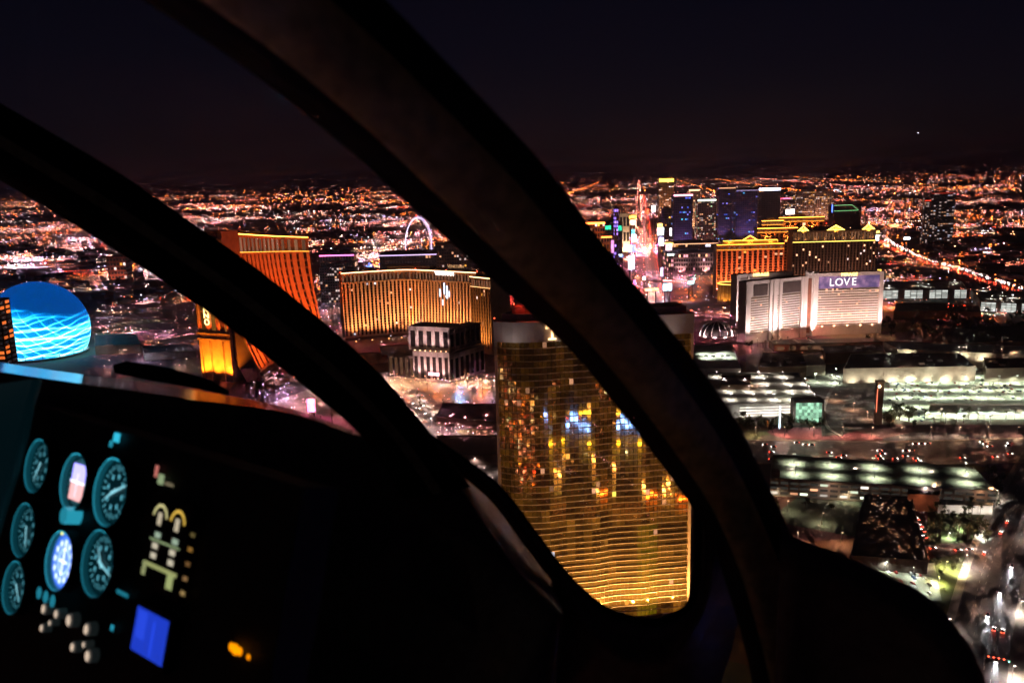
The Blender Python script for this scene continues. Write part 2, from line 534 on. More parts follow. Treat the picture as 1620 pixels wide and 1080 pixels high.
# the avenue: a river of head lamps and tail lamps
for q, d in resample(avenue, 13):
    s = Vector((d.y, -d.x, 0))
    if q.y > 9000: break
    if q.y < 1500: continue
    for o, c in ((-14, PINK), (-7, SALMON), (6, RED), (13, RED)):
        if RND.random() < (0.42 if c is RED else 0.30):
            lamp(q + s * (o + RND.uniform(-1, 1)), 0.6 if q.y < 2600 else 1.0, c, RND.uniform(1.2, 4.2), 1.6)
for k in range(14):     # glowing fronts on both sides of the avenue
    for side_ in (-1, 1):
        q = S1 + SV * (k * 120 + RND.uniform(-30, 30)) + EV * side_ * RND.uniform(30, 75)
        cluster(q, 9, 26, [(VIOLET, 3), (MAGENTA, 6), (ORANGE, 2), (RED, 2), (PINK, 4)], 3, 10, 2)
# freeway traffic
for q, d in resample(freeway, 12):
    s = Vector((d.y, -d.x, 0))
    for o, c in ((-20, WHITE), (-14, PINK), (-9, WHITE), (9, RED), (14, RED), (20, RED)):
        if RND.random() < 0.33: lamp(q + s * (o + RND.uniform(-1, 1)), 0.75, c, RND.uniform(4, 12), 1.6)
for (px, py) in ((1517, 420),):
    lamp(G(px, py), 2.6, ORANGE, 14, 12)
far_n = len(LM)
# streets beyond the left resorts, below the camera and behind it (mirrored in the golden glass)
for _ in range(3600):
    P = Vector((RND.gauss(40, 420), 300 - abs(RND.gauss(0, 560)), 0))
    if P.y > 250 and abs(P.x) < 240: continue
    if px_of(P.x, P.y)[1] < 1120: continue
    if 40 < P.x < 340 and P.y > -180 and RND.random() < .88: continue
    lamp(P, RND.uniform(0.3, 0.9), pick(PAL), RND.uniform(8, 34))
for k in range(70):     # a lit street climbing away under the helicopter
    P = Vector((172 - k * 0.2 + RND.uniform(-2, 2), 215 + k * 1.5, 0)); lamp(P, 0.8, WARM if k % 3 else AMBER, RND.uniform(10, 40), 8)
for (c0, c1, n_, colr) in (((430, 560), (640, 600), 60, PINK), ((560, 600), (790, 612), 130, WARM), ((600, 615), (790, 640), 100, ORANGE),
                           ((395, 580), (470, 640), 40, VIOLET), ((690, 640), (790, 700), 70, PINK), ((150, 500), (320, 590), 60, WHITE), ((430, 600), (560, 660), 60, PINK)):
    for _ in range(int(n_ * .7)):
        P = G(RND.uniform(c0[0], c1[0]), RND.uniform(c0[1], c1[1])); lamp(P, RND.uniform(0.3, 0.6), colr if RND.random() < .7 else pick(PAL_L), RND.uniform(3, 14), RND.uniform(4, 10))
for _ in range(26): lamp(G(728 + RND.gauss(0, 4), 628 + RND.gauss(0, 8)), 0.5, (0.2, 0.4, 1.0), RND.uniform(3, 8), RND.uniform(2, 9))
for _ in range(60):
    P = G(RND.uniform(1440, 1620), RND.uniform(455, 530)); lamp(P, RND.uniform(0.3, 0.5), pick(PAL), RND.uniform(1, 5))
FILL = []
def yard(n_, x0, x1, y0, y1, pal, z, k=2.2):  # fill lamps: unseen sources added to brighten dark ground and roofs
    for _ in range(n_):
        P = G(RND.uniform(x0, x1), RND.uniform(y0, y1)); c = pick(pal)
        FILL.append((P.x, P.y, z, RND.uniform(.35, .5), c[0] * k, c[1] * k, c[2] * k))
yard(110, 1185, 1650, 540, 684, [(WHITE, 4), (WARM, 3), ((.9, 1, .8), 3)], 24, 4.0)
yard(60, 1215, 1650, 765, 960, [(WHITE, 2), (WARM, 4)], 16, 2.4)
yard(60, 1200, 1650, 690, 730, [(WARM, 3), (SALMON, 2)], 13, 1.0)
yard(70, 1060, 1200, 470, 560, [(MAGENTA, 3), (PINK, 3), (SALMON, 2), (VIOLET, 2)], 20, 5)
yard(60, 1170, 1400, 530, 560, [(WARM, 3), (SALMON, 3)], 18, 4)
yard(50, 1395, 1640, 440, 535, [(WARM, 3), (SALMON, 3)], 22, 3)
yard(120, 330, 790, 540, 720, [(PINK, 3), (SALMON, 3), (VIOLET, 3), (MAGENTA, 4), (RED, 2)], 20, 1.8)
yard(60, 150, 330, 480, 600, [(PINK, 3), (WARM, 2), (COOL, 2)], 20, 5)
yard(120, 930, 1140, 395, 475, [(MAGENTA, 4), (PINK, 3), (VIOLET, 3), (RED, 3)], 20, 12)
def lamps_object(name, rows, near=True, lens=75.0):
    A = np.array(rows, np.float64)
    n_ = len(A)
    # each lamp: a glowing hood over a strong downward lens, as street lanterns are
    off = np.array([(1, 0, 0), (0, 1, 0), (-1, 0, 0), (0, -1, 0), (0, 0, 1.1)], np.float64)
    V = (A[:, None, :3] + off[None] * A[:, None, 3:4]).reshape(-1, 3)
    tri = np.array([(0, 1, 4), (1, 2, 4), (2, 3, 4), (3, 0, 4), (0, 3, 2), (0, 2, 1)])
    F = (tri[None] + (np.arange(n_) * 5)[:, None, None]).reshape(-1, 3)
    me = bpy.data.meshes.new(name)
    me.vertices.add(len(V)); me.vertices.foreach_set('co', V.ravel())
    me.loops.add(F.size); me.loops.foreach_set('vertex_index', F.ravel().astype(np.int32))
    me.polygons.add(len(F)); me.polygons.foreach_set('loop_start', (np.arange(len(F)) * 3).astype(np.int32))
    me.update(calc_edges=True)
    a_ = me.color_attributes.new('Col', 'FLOAT_COLOR', 'CORNER')
    C = np.ones((n_, 18, 4), np.float32); C[:, :, :3] = A[:, None, 4:7]; C[:, 12:, :3] *= lens
    a_.data.foreach_set('color', C.ravel())
    me.materials.append(M['lampfar'] if near else M['lampdist'])
    o = bpy.data.objects.new(name, me); COL.objects.link(o); o['kind'] = 'stuff'
    return o
tag(lamps_object('city_lights', [q for q in LM[:far_n] if q[1] < 6500]), 'mass of orange, white and pink city lights across the middle distance', 'city lights')
tag(lamps_object('horizon_lights', [q[:4] + tuple(1.7 * c for c in q[4:]) for q in LM[:far_n] if q[1] >= 6500], False), 'band of tiny far city lights along the horizon', 'city lights')
tag(lamps_object('street_lights', LM[far_n:]), 'small warm lamps strewn over the streets around the resorts', 'street lights')
tag(lamps_object('fill_lights', [q[:4] + tuple(c * .14 for c in q[4:]) for q in FILL], True, 800.0), 'high fill lamps added to brighten dark roofs and courts around the resorts', 'yard lights')
# ================================================================== LANDMARK BUILDINGS
class Fac:
    """a wall that follows a plan line; at(t, z, o): t along it 0..1, z up, o outwards"""
    def __init__(s, root, pts, h, flare=0.0, taper=0.0, smooth=False, face=None, rise=0.0):
        s.rise = rise; s.o = Vector((root.location.x, root.location.y, 0)); s.h = h; s.flare = flare; s.taper = taper
        P = [Vector((q.x, q.y, 0)) for q in pts]
        if smooth: P = smooth_path(P, 8)
        s.P = P; s.L = [0.0]
        for a, c in zip(P[:-1], P[1:]): s.L.append(s.L[-1] + (c - a).length)
        s.len = s.L[-1]
        m = P[len(P) // 2]; t = P[-1] - P[0]; nn = Vector((t.y, -t.x, 0))
        ref = -m if face is None else face
        s.sg = 1 if nn.dot(ref) > 0 else -1
    def at(s, t, z, o):
        q = max(0.0, min(1.0, z / s.h)); k = 1 - (1 - q) ** 2.4
        zf = 1 + s.rise * (1 - max(0, min(1, t))); t = t * (1 - s.taper * k)
        d = t * s.len; i = 0
        while i < len(s.L) - 2 and d > s.L[i + 1]: i += 1
        a, c = s.P[i], s.P[i + 1]; seg = max(s.L[i + 1] - s.L[i], 1e-6); f = (d - s.L[i]) / seg
        def tang(j):
            j0 = max(j - 1, 0); j1 = min(j + 1, len(s.P) - 1)
            v = s.P[j1] - s.P[j0]; return v.normalized()
        tg = (tang(i) * (1 - f) + tang(i + 1) * f) if len(s.P) > 2 else (c - a)
        tg.normalize()
        nrm = Vector((tg.y, -tg.x, 0)) * s.sg
        p = a + (c - a) * f + nrm * (o + s.flare * (1 - k))
        return Vector((p.x - s.o.x, p.y - s.o.y, z * zf))
    def box(s, mb, t0, t1, z0, z1, o0, o1, nt=1, nz=1, col=None):
        for i in range(nt):
            a, c = t0 + (t1 - t0) * i / nt, t0 + (t1 - t0) * (i + 1) / nt
            for j in range(nz):
                u, w = z0 + (z1 - z0) * j / nz, z0 + (z1 - z0) * (j + 1) / nz
                mb.hexa([s.at(a, u, o1), s.at(c, u, o1), s.at(c, u, o0), s.at(a, u, o0),
                         s.at(a, w, o1), s.at(c, w, o1), s.at(c, w, o0), s.at(a, w, o0)], col)
        return mb
    def pane(s, mb, t0, t1, z0, z1, o, col):
        mb.quad(s.at(t0, z0, o), s.at(t1, z0, o), s.at(t1, z1, o), s.at(t0, z1, o), col)

def bay_of_windows(F, root, t0, t1, z0, z1, floors, o, lit, cols, glow=(0.0, 0.0, 0.0)):
    """one upright strip of windows between two pilasters, with its spandrels"""
    mb = MB(); fh = (z1 - z0) / floors
    for k in range(floors):
        c = glow
        if RND.random() < lit: c = mul(pick(cols), RND.uniform(0.25, 1.3))
        F.pane(mb, t0, t1, z0 + k * fh + fh * 0.22, z0 + (k + 1) * fh - fh * 0.12, o, c)
    return mb.build('window_bay', 'window', root, kind='stuff')

def grand_hotel(name, label, path, h, depth, npil, floors, flare=0, taper=0, smooth=True, wall='stucco', lit=0.05, litcols=None,
                attic=12.0, podium=10.0, pilm=None, lightcol=ORANGE, strip=6.0, upl=None, group=None, pilw=0.35, wing2=None, stripz=True, root=None, rise=0.0):
    root = root or thing(name, label, 'hotel', (path[0].x, path[0].y, 0), 0, group)
    F = Fac(root, path, h, flare, taper, smooth, None, rise)
    litcols = litcols or [(WARM, 3), (AMBER, 2), (WHITE, 1)]
    nt = 18 if smooth else 6
    pilm = pilm or wall
    b = MB(); F.box(b, 0, 1, 0, h, -depth, -1.5, nt * (2 if smooth else 1), 12); b.build('wall', wall, root)
    b = MB(); F.box(b, 0, 1, h + 0.02, h + 1.6, -depth + 0.5, -1.4, nt); b.build('roof', 'roof', root)
    b = MB(); F.box(b, 0.32, 0.62, h + 1.7, h + 6, -depth * 0.8, -depth * 0.35, 3); b.build('plant_room', wall, root)
    for k in range(npil + 1):
        t = k / npil; w = pilw / npil / 2
        b = MB(); F.box(b, max(0, t - w), min(1, t + w), podium, h - attic, -1.5, 0.5, 1, 12)
        b.build('pilaster', pilm, root)
    for k in range(npil):
        bay_of_windows(F, root, (k + 0.24) / npil, (k + 0.76) / npil, podium + 1, h - attic - 1, floors, -0.9, lit, litcols)
    for k in range(npil):      # attic storey: one tall opening over each bay
        b = MB(); F.box(b, (k + 0.3) / npil, (k + 0.7) / npil, h - attic + 2.4, h - 3.6, -1.5, -0.6)
        for f in range(len(b.c)): b.c[f] = mul(WARM, RND.uniform(0.02, 0.12))
        b.build('attic_window', 'window', root)
    for (z0, z1, o) in ((podium - 2, podium, 1.2), (h - attic - 0.2, h - attic + 1.6, 1.0), (h - 3, h, 1.5)):
        b = MB(); F.box(b, 0, 1, z0, z1, -1.6, o, nt * (2 if smooth else 1)); b.build('cornice', pilm, root)
    if strip:
        b = MB(); F.box(b, 0.0, 1, h + 0.05, h + 1.0, 0.7, 1.5, nt, 1, mul(lightcol, strip)); b.build('cornice_light', 'lamp', root)
        if stripz:
            b = MB(); F.box(b, 0.0, 1, h - attic + 1.7, h - attic + 2.1, 0.4, 0.9, nt, 1, mul(lightcol, strip * 0.5)); b.build('belt_light', 'lamp', root)
    if upl:
        cnt, power, colr, dist = upl
        for k in range(cnt):
            t = (k + 0.5) / cnt
            a = F.at(t, 0, dist); a.z = 3.0
            c = F.at(t, h * 0.62, 0)
            spot(root, a, c, power * RND.uniform(0.75, 1.2), colr, 95, 0.8, 1.5)
            fx = MB(); fx.box(a.x - 1.2, a.x + 1.2, a.y - 0.8, a.y + 0.8, 0, 1.6); fx.box(a.x - 1, a.x + 1, a.y - 0.6, a.y + 0.6, 1.62, 1.9, mul(colr, 6))
            fx.build('flood_fixture', 'lamp', root)
    return root, F

# --- copper-lit curved hotel on the left (its long concave wing, and the end of the wing nearest to us)
ORF = (1.0, 0.15, 0.02)
cp = [G(372, 604), G(420, 572), G(455, 553), G(490, 543), G(516, 540)]
ORF = (1.0, 0.105, 0.012)
NH = HT(cp[0], 369); FH = HT(cp[-1], 375)
kw = dict(flare=42, attic=24, podium=14, lightcol=(1.0, 0.36, 0.04), strip=6.0, pilw=0.62, lit=0.03, wall='stucco_dark', pilm='stucco')
curved, CF = grand_hotel('curved_hotel', 'tall copper-lit hotel with a concave colonnaded wing and glowing roof edge', cp, FH, 26, 18, 11, taper=0.06, upl=(8, 330000, ORF, 34), rise=NH / FH - 1, **kw)
# the wing's end block, a pilastered corner tower under floodlights
EA, EB = G(322, 600), G(371, 605)
EH = HT(EA, 366)
EF = Fac(curved, [EA, EB], EH)
b = MB(); EF.box(b, 0, 1, 0, EH, -32, -0.6); b.build('end_wall', 'stucco', curved)
for t in (0.02, 0.3, 0.7, 0.98):
    b = MB(); EF.box(b, max(0, t - 0.045), min(1, t + 0.045), 0, 58, -0.6, 1.4); b.build('pilaster', 'stucco', curved)
    b = MB(); EF.box(b, max(0, t - 0.03), min(1, t + 0.03), 66, 168, -0.6, 0.9); b.build('pilaster', 'stucco', curved)
for z in (56, 64, EH - 12, EH - 2):
    b = MB(); EF.box(b, -0.03, 1.03, z, z + 2.6, -0.7, 2.4); b.build('cornice', 'stucco', curved)
for t in (0.16, 0.5, 0.84):
    for z0, z1 in ((70, 92), (96, 118), (122, 144)):
        b = MB(); EF.box(b, t - 0.06, t + 0.06, z0, z1, -0.6, -0.3, 1, 1, mul(AMBER, RND.uniform(0.0, 0.12))); b.build('tall_window', 'window', curved)
for t in (0.12, 0.5, 0.88):
    a = EF.at(t, 1, 14); spot(curved, a, EF.at(t, 60, 0), 230000, (1.0, 0.24, 0.012), 90, 0.8, 1.0)
for t in (0.1, 0.35, 0.65, 0.9):
    a = EF.at(t, 67, 4); spot(curved, a, EF.at(t, 110, 0), 14000, ORF, 80, 0.8, 0.6)
me = text_mesh('PALAZZO', 12, 0.4, 'sign_letters', emit('sign_gold', (1.0, 0.62, 0.2), 2.2))
o = inst(me, 'sign_letters', curved)
tdir = (EB - EA).normalized()
o.matrix_local = Matrix.Translation(EF.at(0.24, 103, 1.2)) @ Matrix.Rotation(math.atan2(tdir.y, tdir.x), 4, 'Z') @ Matrix.Rotation(math.radians(90), 4, 'Y')

# --- amber-lit colonnaded hotel with the white roof sign, two wings meeting in a shallow angle
VA, VM, VB = G(546, 539), G(648, 531), G(757, 541)
ven, VF = grand_hotel('colonnade_hotel', 'amber-lit slab hotel with dense pilasters and white lettering on its cornice', [VA, VA.lerp(VM, .5) + Vector((0, 4, 0)), VM, VM.lerp(VB, .5) + Vector((0, 3, 0)), VB], HT(VA, 433), 24, 38, 20,
                      flare=4, attic=17, podium=7, lightcol=(1.0, 0.52, 0.24), strip=3.2, lit=0.02, pilw=0.5, wall='stucco_dark', pilm='cream',
                      litcols=[(WARM, 2), (COOL, 2), (WHITE, 1)], upl=(9, 105000, (1.0, 0.33, 0.10), 20), stripz=False)
VH = HT(VA, 433)
me = text_mesh('VENETIAN', 8.0, 0.4, 'sign_letters', emit('sign_white', (1.0, 0.8, 0.72), 3.0))
o = inst(me, 'sign_letters', ven); q = VF.at(0.75, VH - 6.0, 2.2); td = VB - VM
o.location = q; o.rotation_euler = (0, 0, math.atan2(td.y, td.x))
me = text_mesh('VENETIAN', 7.0, 0.4, 'roof_sign_letters', emit('sign_dim', (1.0, 0.55, 0.25), 0.25))
o = inst(me, 'roof_sign_letters', ven); q = VF.at(0.78, VH + 4.0, -20); o.location = q; o.rotation_euler = (0, 0, math.atan2(td.y, td.x))
for (t, z, w, hh) in ((0.70, 0.62, 0.012, 14), (0.735, 0.66, 0.01, 20), (0.755, 0.6, 0.014, 22), (0.775, 0.63, 0.01, 10), (0.72, 0.5, 0.01, 10)):
    b = MB(); VF.box(b, t, t + w, VH * z, VH * z + hh, 0.3, 0.5, 1, 1, mul((0.55, 0.72, 1.0), 1.1)); b.build('lit_stair_window', 'lamp', ven)
spot(ven, VF.at(0.455, 3, 8), VF.at(0.46, VH, 0), 260000, (1, 0.16, 0.01), 34, 0.7, 0.5)
for k in range(5):
    q = VF.at(k / 4, VH + 2, -3); b = MB(); b.octa(q, 0.9, mul(RED, 8)); b.cyl((q.x, q.y), 0.15, VH, VH + 2, 5); b.build('warning_light', 'lamp', ven)
# its lower wing at right, behind
wA, wB = G(748, 556), G(779, 562)
lowing, _ = grand_hotel('colonnade_hotel_wing', 'narrow amber-lit lower wing at the right end of the colonnaded hotel', [wA, wB], HT(wA, 438), 40, 8, 16, smooth=False,
                        attic=16, podium=8, lightcol=(1.0, 0.52, 0.2), strip=3.5, upl=(2, 60000, (1, .36, .08), 18), pilw=0.5, stripz=True)
# dull red tower behind it
rA, rB = T(776, 450, 1700), T(812, 450, 1700)
grand_hotel('red_hotel', 'dim dull-red tower behind the amber wing, half hidden by the black post', [Vector((rA.x, rA.y, 0)), Vector((rB.x, rB.y, 0))], rA.z, 30, 9, 22, smooth=False, wall='terracotta',
            strip=0, upl=(2, 130000, (1, .10, .12), 22), pilw=0.4)

# --- stepped grey-pink hotel in front of it
def block(root, A, B, depth, z0, z1, bays, wall, winz, name='wall', wincol=None, pil=True, face=None):
    F = Fac(root, [A, B], max(z1, 1), face=face)
    b = MB(); F.box(b, 0, 1, z0, z1, -depth, -0.6); b.build(name, wall, root)
    b = MB(); F.box(b, -0.01, 1.01, z1 + 0.02, z1 + 1.2, -0.9, 0.9); b.build('cornice', wall, root)
    b = MB(); F.box(b, 0.0, 1.0, z1 + 0.03, z1 + 0.5, -depth + .3, -1.0); b.build('roof', 'roof', root)
    for k in range(bays):
        t = (k + 0.5) / bays; w = 0.27 / bays
        c = (0, 0, 0) if wincol is None else mul(wincol, RND.uniform(0.3, 1))
        b = MB(); F.box(b, t - w, t + w, winz[0], winz[1], -0.6, -0.35, 1, 1, c); b.build('tall_window', 'window', root)
        if pil:
            b = MB(); F.box(b, (k + 0.0) / bays, (k + 0.12) / bays, z0, z1, -0.6, 0.4); b.build('pilaster', wall, root)
    return F
A, B, C = G(655, 602), G(712, 606), G(768, 588)
st = thing('stepped_hotel', 'grey-pink stepped hotel with tall dark windows in front of the amber colonnade', 'hotel', (A.x, A.y, 0))
z1, z2 = HT(A, 556), HT(A, 519)
b1 = block(st, A, B, 50, 0, z1, 6, 'grey', (4, z1 - 6))
block(st, B, C, 30, 0, z1 - 3, 7, 'grey', (4, z1 - 9))
inset = Vector((2, 9, 0))
b2 = block(st, A.lerp(B, -0.16) + inset, A.lerp(B, 0.98) + inset, 36, z1 + 0.6, z2, 5, 'grey', (z1 + 5, z2 - 5))
block(st, A.lerp(B, 0.98) + inset, C.lerp(B, 0.15) + inset, 22, z1 + 0.6, z2 - 3, 6, 'darkwall', (z1 + 6, z2 - 9))
A2 = A + (A - B) * 0.75
block(st, A2 + Vector((0, 12, 0)), A + Vector((0, 12, 0)), 30, 0, z1 * 0.75, 5, 'grey', (4, z1 * 0.7), wincol=mul(WARM, .05))
for k in range(7):
    q = b1.at((k + 0.5) / 7, z1 + 1.4, 0.4); b = MB(); b.octa((q.x, q.y, q.z + 1), 0.7, mul(WARM, 7)); b.cyl((q.x, q.y), 0.2, z1, q.z + 0.4, 5); b.build('parapet_lamp', 'lamp', st)
for t in (0.15, 0.5, 0.85):
    spot(st, b1.at(t, 2, 12), b1.at(t, z1, 0), 56000, (1, 0.55, 0.5), 80)
    spot(st, b1.at(t, z1 + 2, 5), b2.at(t, z2, 0), 26000, (1, 0.6, 0.56), 100)
q = b1.at(0.62, 8, 3); b = MB(); b1.box(b, 0.42, 0.72, 9, 13, 0.5, 1.2, 1, 1, mul(PINK, 2.2)); b.build('entrance_sign', 'lamp', st)

# --- the golden glass tower straight ahead
GZ = 190.0
gA, gB = G(785, 505, GZ), G(1097, 488, GZ)
gA.z = gB.z = 0
gold = thing('golden_tower', 'tall golden glass tower with pale floor lines and a grey crown panel', 'tower', (gA.x, gA.y, 0))
gdir = (gB - gA); gnorm = Vector((gdir.y, -gdir.x, 0)).normalized()
if gnorm.dot(-gA) < 0: gnorm = -gnorm
gp = [gA - gnorm * 9, gA.lerp(gB, 0.07) - gnorm * 3.2] + [gA.lerp(gB, 0.16 + .84 * k / 10) + gnorm * (.55 * math.sin(k * 2.1) + .5 * math.sin(k * .9)) for k in range(11)]
GF = Fac(gold, gp, GZ, smooth=True)
m, n, l = newmat('gold_glass')
p = n['Principled BSDF']
p.inputs['Base Color'].default_value = (0.62, 0.46, 0.16, 1); p.inputs['Metallic'].default_value = 0.9; p.inputs['Roughness'].default_value = 0.045
a_ = n.new('ShaderNodeAttribute'); a_.attribute_name = 'Col'
l.new(a_.outputs['Color'], p.inputs['Emission Color']); p.inputs['Emission Strength'].default_value = 1.0
m.cycles.emission_sampling = 'NONE'
M['gold_glass'] = m
M['slab'] = mat('slab_edge', (0.62, 0.50, 0.38), 0.5, 0, 0.2, 0.2)
b = MB(); GF.box(b, 0, 1, 0, GZ - 14, -24, -1.2, 20); b.build('core_wall', 'darkwall', gold)
NB = 46; fl = 3.72; nfl = 47
def hsh(a, c): return (math.sin(a * 12.9898 + c * 78.233) * 43758.5453) % 1
for k in range(nfl):
    z0 = 1.0 + k * fl; z1 = z0 + fl
    b = MB()
    for j in range(NB):
        t0, t1 = (j + 0.03) / NB, (j + 0.97) / NB
        tl = RND.gauss(0, 0.0018); tw = RND.gauss(0, 0.0012)
        P = [GF.at(t0, z0 + 0.35, -0.3 - tl - tw), GF.at(t1, z0 + 0.35, -0.3 - tl + tw), GF.at(t1, z1 - 0.1, -0.3 + tl + tw), GF.at(t0, z1 - 0.1, -0.3 + tl - tw)]
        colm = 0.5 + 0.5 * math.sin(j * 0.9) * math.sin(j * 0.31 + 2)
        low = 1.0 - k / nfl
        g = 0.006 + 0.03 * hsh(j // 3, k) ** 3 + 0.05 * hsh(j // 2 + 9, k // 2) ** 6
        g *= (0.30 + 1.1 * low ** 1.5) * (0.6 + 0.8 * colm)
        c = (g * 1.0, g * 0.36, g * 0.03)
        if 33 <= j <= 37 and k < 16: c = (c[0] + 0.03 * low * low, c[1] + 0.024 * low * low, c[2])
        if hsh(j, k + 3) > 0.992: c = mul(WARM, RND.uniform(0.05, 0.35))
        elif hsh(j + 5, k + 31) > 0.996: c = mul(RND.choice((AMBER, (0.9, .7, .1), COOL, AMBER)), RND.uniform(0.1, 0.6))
        b.quad(*P, c)
    gband = b.build('glass_band', 'gold_glass', gold)
    b = MB()
    for j in range(NB + 1):
        t = j / NB; w = 0.03 / NB
        GF.box(b, max(0, t - w), min(1, t + w), z0 + 0.32, z1 - 0.02, -0.9, -0.12)
    b.build('mullions', 'blackmetal', gband, kind='stuff')
    b = MB(); GF.box(b, 0, 1, z0 - 0.02, z0 + 0.27, -1.0, 0.35, 24); b.build('floor_edge', 'slab', gold)
zt = 1.0 + nfl * fl
b = MB(); GF.box(b, -0.002, 1.002, zt + 0.0, zt + 11.5, -22, 0.6, 20); b.build('crown_panel', 'grey', gold)
b = MB(); GF.box(b, 0.03, 0.97, zt + 11.6, zt + 15.5, -20, -3, 12); b.build('roof', 'darkwall', gold)
b = MB(); GF.box(b, 0.08, 0.42, zt + 15.6, zt + 19.5, -18, -6, 6); b.build('plant_room', 'terracotta', gold)
for t in (0.005, 0.995):
    b = MB(); GF.box(b, max(0, t - 0.008), min(1, t + 0.008), 0, zt, -1.0, 0.6); b.build('corner_pier', 'slab', gold)
SE = emit('sign_warm', (1.0, 0.55, 0.22), 2.4)
ang = math.atan2(gdir.y, gdir.x)
for ch, t in zip('TRUMP', (0.285, 0.378, 0.475, 0.58, 0.685)):
    o = inst(text_mesh(ch, 13.5, 0.25, 'letter', SE), 'letter', gold)
    o.location = GF.at(t, zt + 1.2, 1.2); o.rotation_euler = (0, 0, ang); o.scale = (0.8, 1, 0.8)
    b = MB()
    q = o.location
    if ch in 'TRP':
        x = -0.0 if ch == 'T' else -2.0
        b.box(x - 2.2, x + 2.2, -0.25, 0.25, 0.0, 0.8)
        if ch == 'T': b.box(-3.6, -2.9, -0.25, 0.25, 6.4, 8.2); b.box(2.9, 3.6, -0.25, 0.25, 6.4, 8.2)
        s_ = b.build('serif', SE, gold); s_.location = q - Vector((0, 0.03, 0)); s_.rotation_euler = (0, 0, ang)
for k, (t, dz) in enumerate([(0.0, 12), (0.1, 20), (0.16, 21), (0.2, 21), (0.27, 20), (0.31, 20), (0.95, 17), (0.99, 12)]):
    q = GF.at(t, zt + dz, -4 if dz > 13 else -0.6)
    b = MB(); b.octa((q.x, q.y, q.z + 1.2), 0.35, mul(RED, 9)); b.cyl((q.x, q.y), 0.1, zt + 11, q.z + 1, 5); b.build('warning_light', 'lamp', gold)
spot(gold, GF.at(0.14, zt + 26, -4), GF.at(0.2, zt + 15, -12), 3500, (1, 0.08, 0.05), 120)
for k in range(9):
    t = (k + 0.5) / 9
    spot(gold, GF.at(t, 2.6, 15), GF.at(t, 60, 0), 60000, (1.0, 0.47, 0.13), 125, 0.8, 0.15)
    q = GF.at(t, 0, 15); b = MB(); b.box(q.x - .8, q.x + .8, q.y - .6, q.y + .6, 0, 1.5); b.build('flood_fixture', 'blackmetal', gold)
# soft wash on the crown panel from spots out in front, below its foot
for t in (0.1, 0.35, 0.6, 0.85):
    spot(gold, GF.at(t, zt - 2, 12), GF.at(t, zt + 7, 0), 900, (1, 0.82, 0.74), 110, 0.9, 0.5)

# --- white hotel with horizontal bands in three wings
mi_A, mi_B = G(1287, 531), G(1391, 527)
mi = thing('banded_hotel', 'white three-winged hotel with striped floors, bright end columns and a purple banner', 'hotel', (mi_A.x, mi_A.y, 0))
MH = HT(mi_A, 434)
M['goldband'] = emit_attr('bronze_band', (0.22, 0.14, 0.07), 0.25, 0.4, 'NONE')
def banded_wing(A, B, h, depth, floors, top0, cols=(), lights=True, face=None):
    F = Fac(mi, [A, B], h, face=face)
    b = MB(); F.box(b, 0, 1, 0, h, -depth, -1.0); b.build('wall', 'white', mi)
    b = MB(); F.box(b, 0.0, 1.0, h + 0.02, h + 0.8, -depth + 1, -2); b.build('roof', 'roof', mi)
    b = MB(); F.box(b, -0.01, 1.01, h - 3.4, h + 1.4, -1.0, 1.1); b.build('parapet', 'white', mi)
    fh = (top0 - 14) / floors
    for k in range(floors):
        z = 14 + k * fh
        b = MB(); F.box(b, 0.03, 0.97, z + 0.05, z + fh * 0.45, -1.0, 0.1); b.build('floor_band', 'white', mi)
        b = MB(); nn = 30
        for j in range(nn):
            c = mul((1.0, 0.62, 0.36), 0.03 + 0.05 * RND.random())
            if RND.random() < 0.05: c = mul(WARM, RND.uniform(0.3, 1.2))
            F.pane(b, 0.03 + 0.94 * j / nn, 0.03 + 0.94 * (j + 0.94) / nn, z + fh * 0.45, z + fh, -0.9, c)
        b.build('window_row', 'goldband', mi)
    for t, w in cols:
        b = MB(); F.box(b, t - w, t + w, 0, h + 1.5, -1.0, 2.2); b.build('end_column', 'white', mi)
        if lights: spot(mi, F.at(t, 1, 24), F.at(t, h * 0.7, 0), 80000, (1.0, 0.68, 0.66), 75, 0.7, 0.6)
    return F
F1 = banded_wing(mi_A, mi_B, MH, 24, 15, MH - 24, ((0.0, 0.035), (0.985, 0.03)))
m, n, l = newmat('banner_print')       # printed night-sky banner, with a faint glow of its own
p = n['Principled BSDF']; tc = n.new('ShaderNodeTexCoord'); no = n.new('ShaderNodeTexNoise'); no.inputs['Scale'].default_value = 0.09; no.inputs['Detail'].default_value = 5
r = n.new('ShaderNodeValToRGB'); r.color_ramp.elements[0].position = 0.38; r.color_ramp.elements[0].color = (0.06, 0.045, 0.12, 1)
r.color_ramp.elements[1].position = 0.7; r.color_ramp.elements[1].color = (0.24, 0.15, 0.26, 1)
l.new(tc.outputs['Object'], no.inputs['Vector']); l.new(no.outputs['Fac'], r.inputs['Fac']); l.new(r.outputs['Color'], p.inputs['Base Color'])
l.new(r.outputs['Color'], p.inputs['Emission Color']); p.inputs['Emission Strength'].default_value = 0.55
M['banner'] = m
b = MB(); F1.box(b, 0.04, 0.96, MH - 23, MH - 4.2, -1.0, 0.6); b.build('banner', 'banner', mi)
an1 = math.atan2((mi_B - mi_A).y, (mi_B - mi_A).x)
LE = emit('banner_letters', (1.0, 0.86, 0.86), 0.85)
for ch, t in zip('LOVE', (0.235, 0.345, 0.46, 0.57)):
    o = inst(text_mesh(ch, 17, 0.2, 'letter', LE), 'letter', mi); o.location = F1.at(t, MH - 19, 1.0); o.rotation_euler = (0, 0, an1)
GE = emit('sign_amber', (1.0, 0.55, 0.16), 2.2)
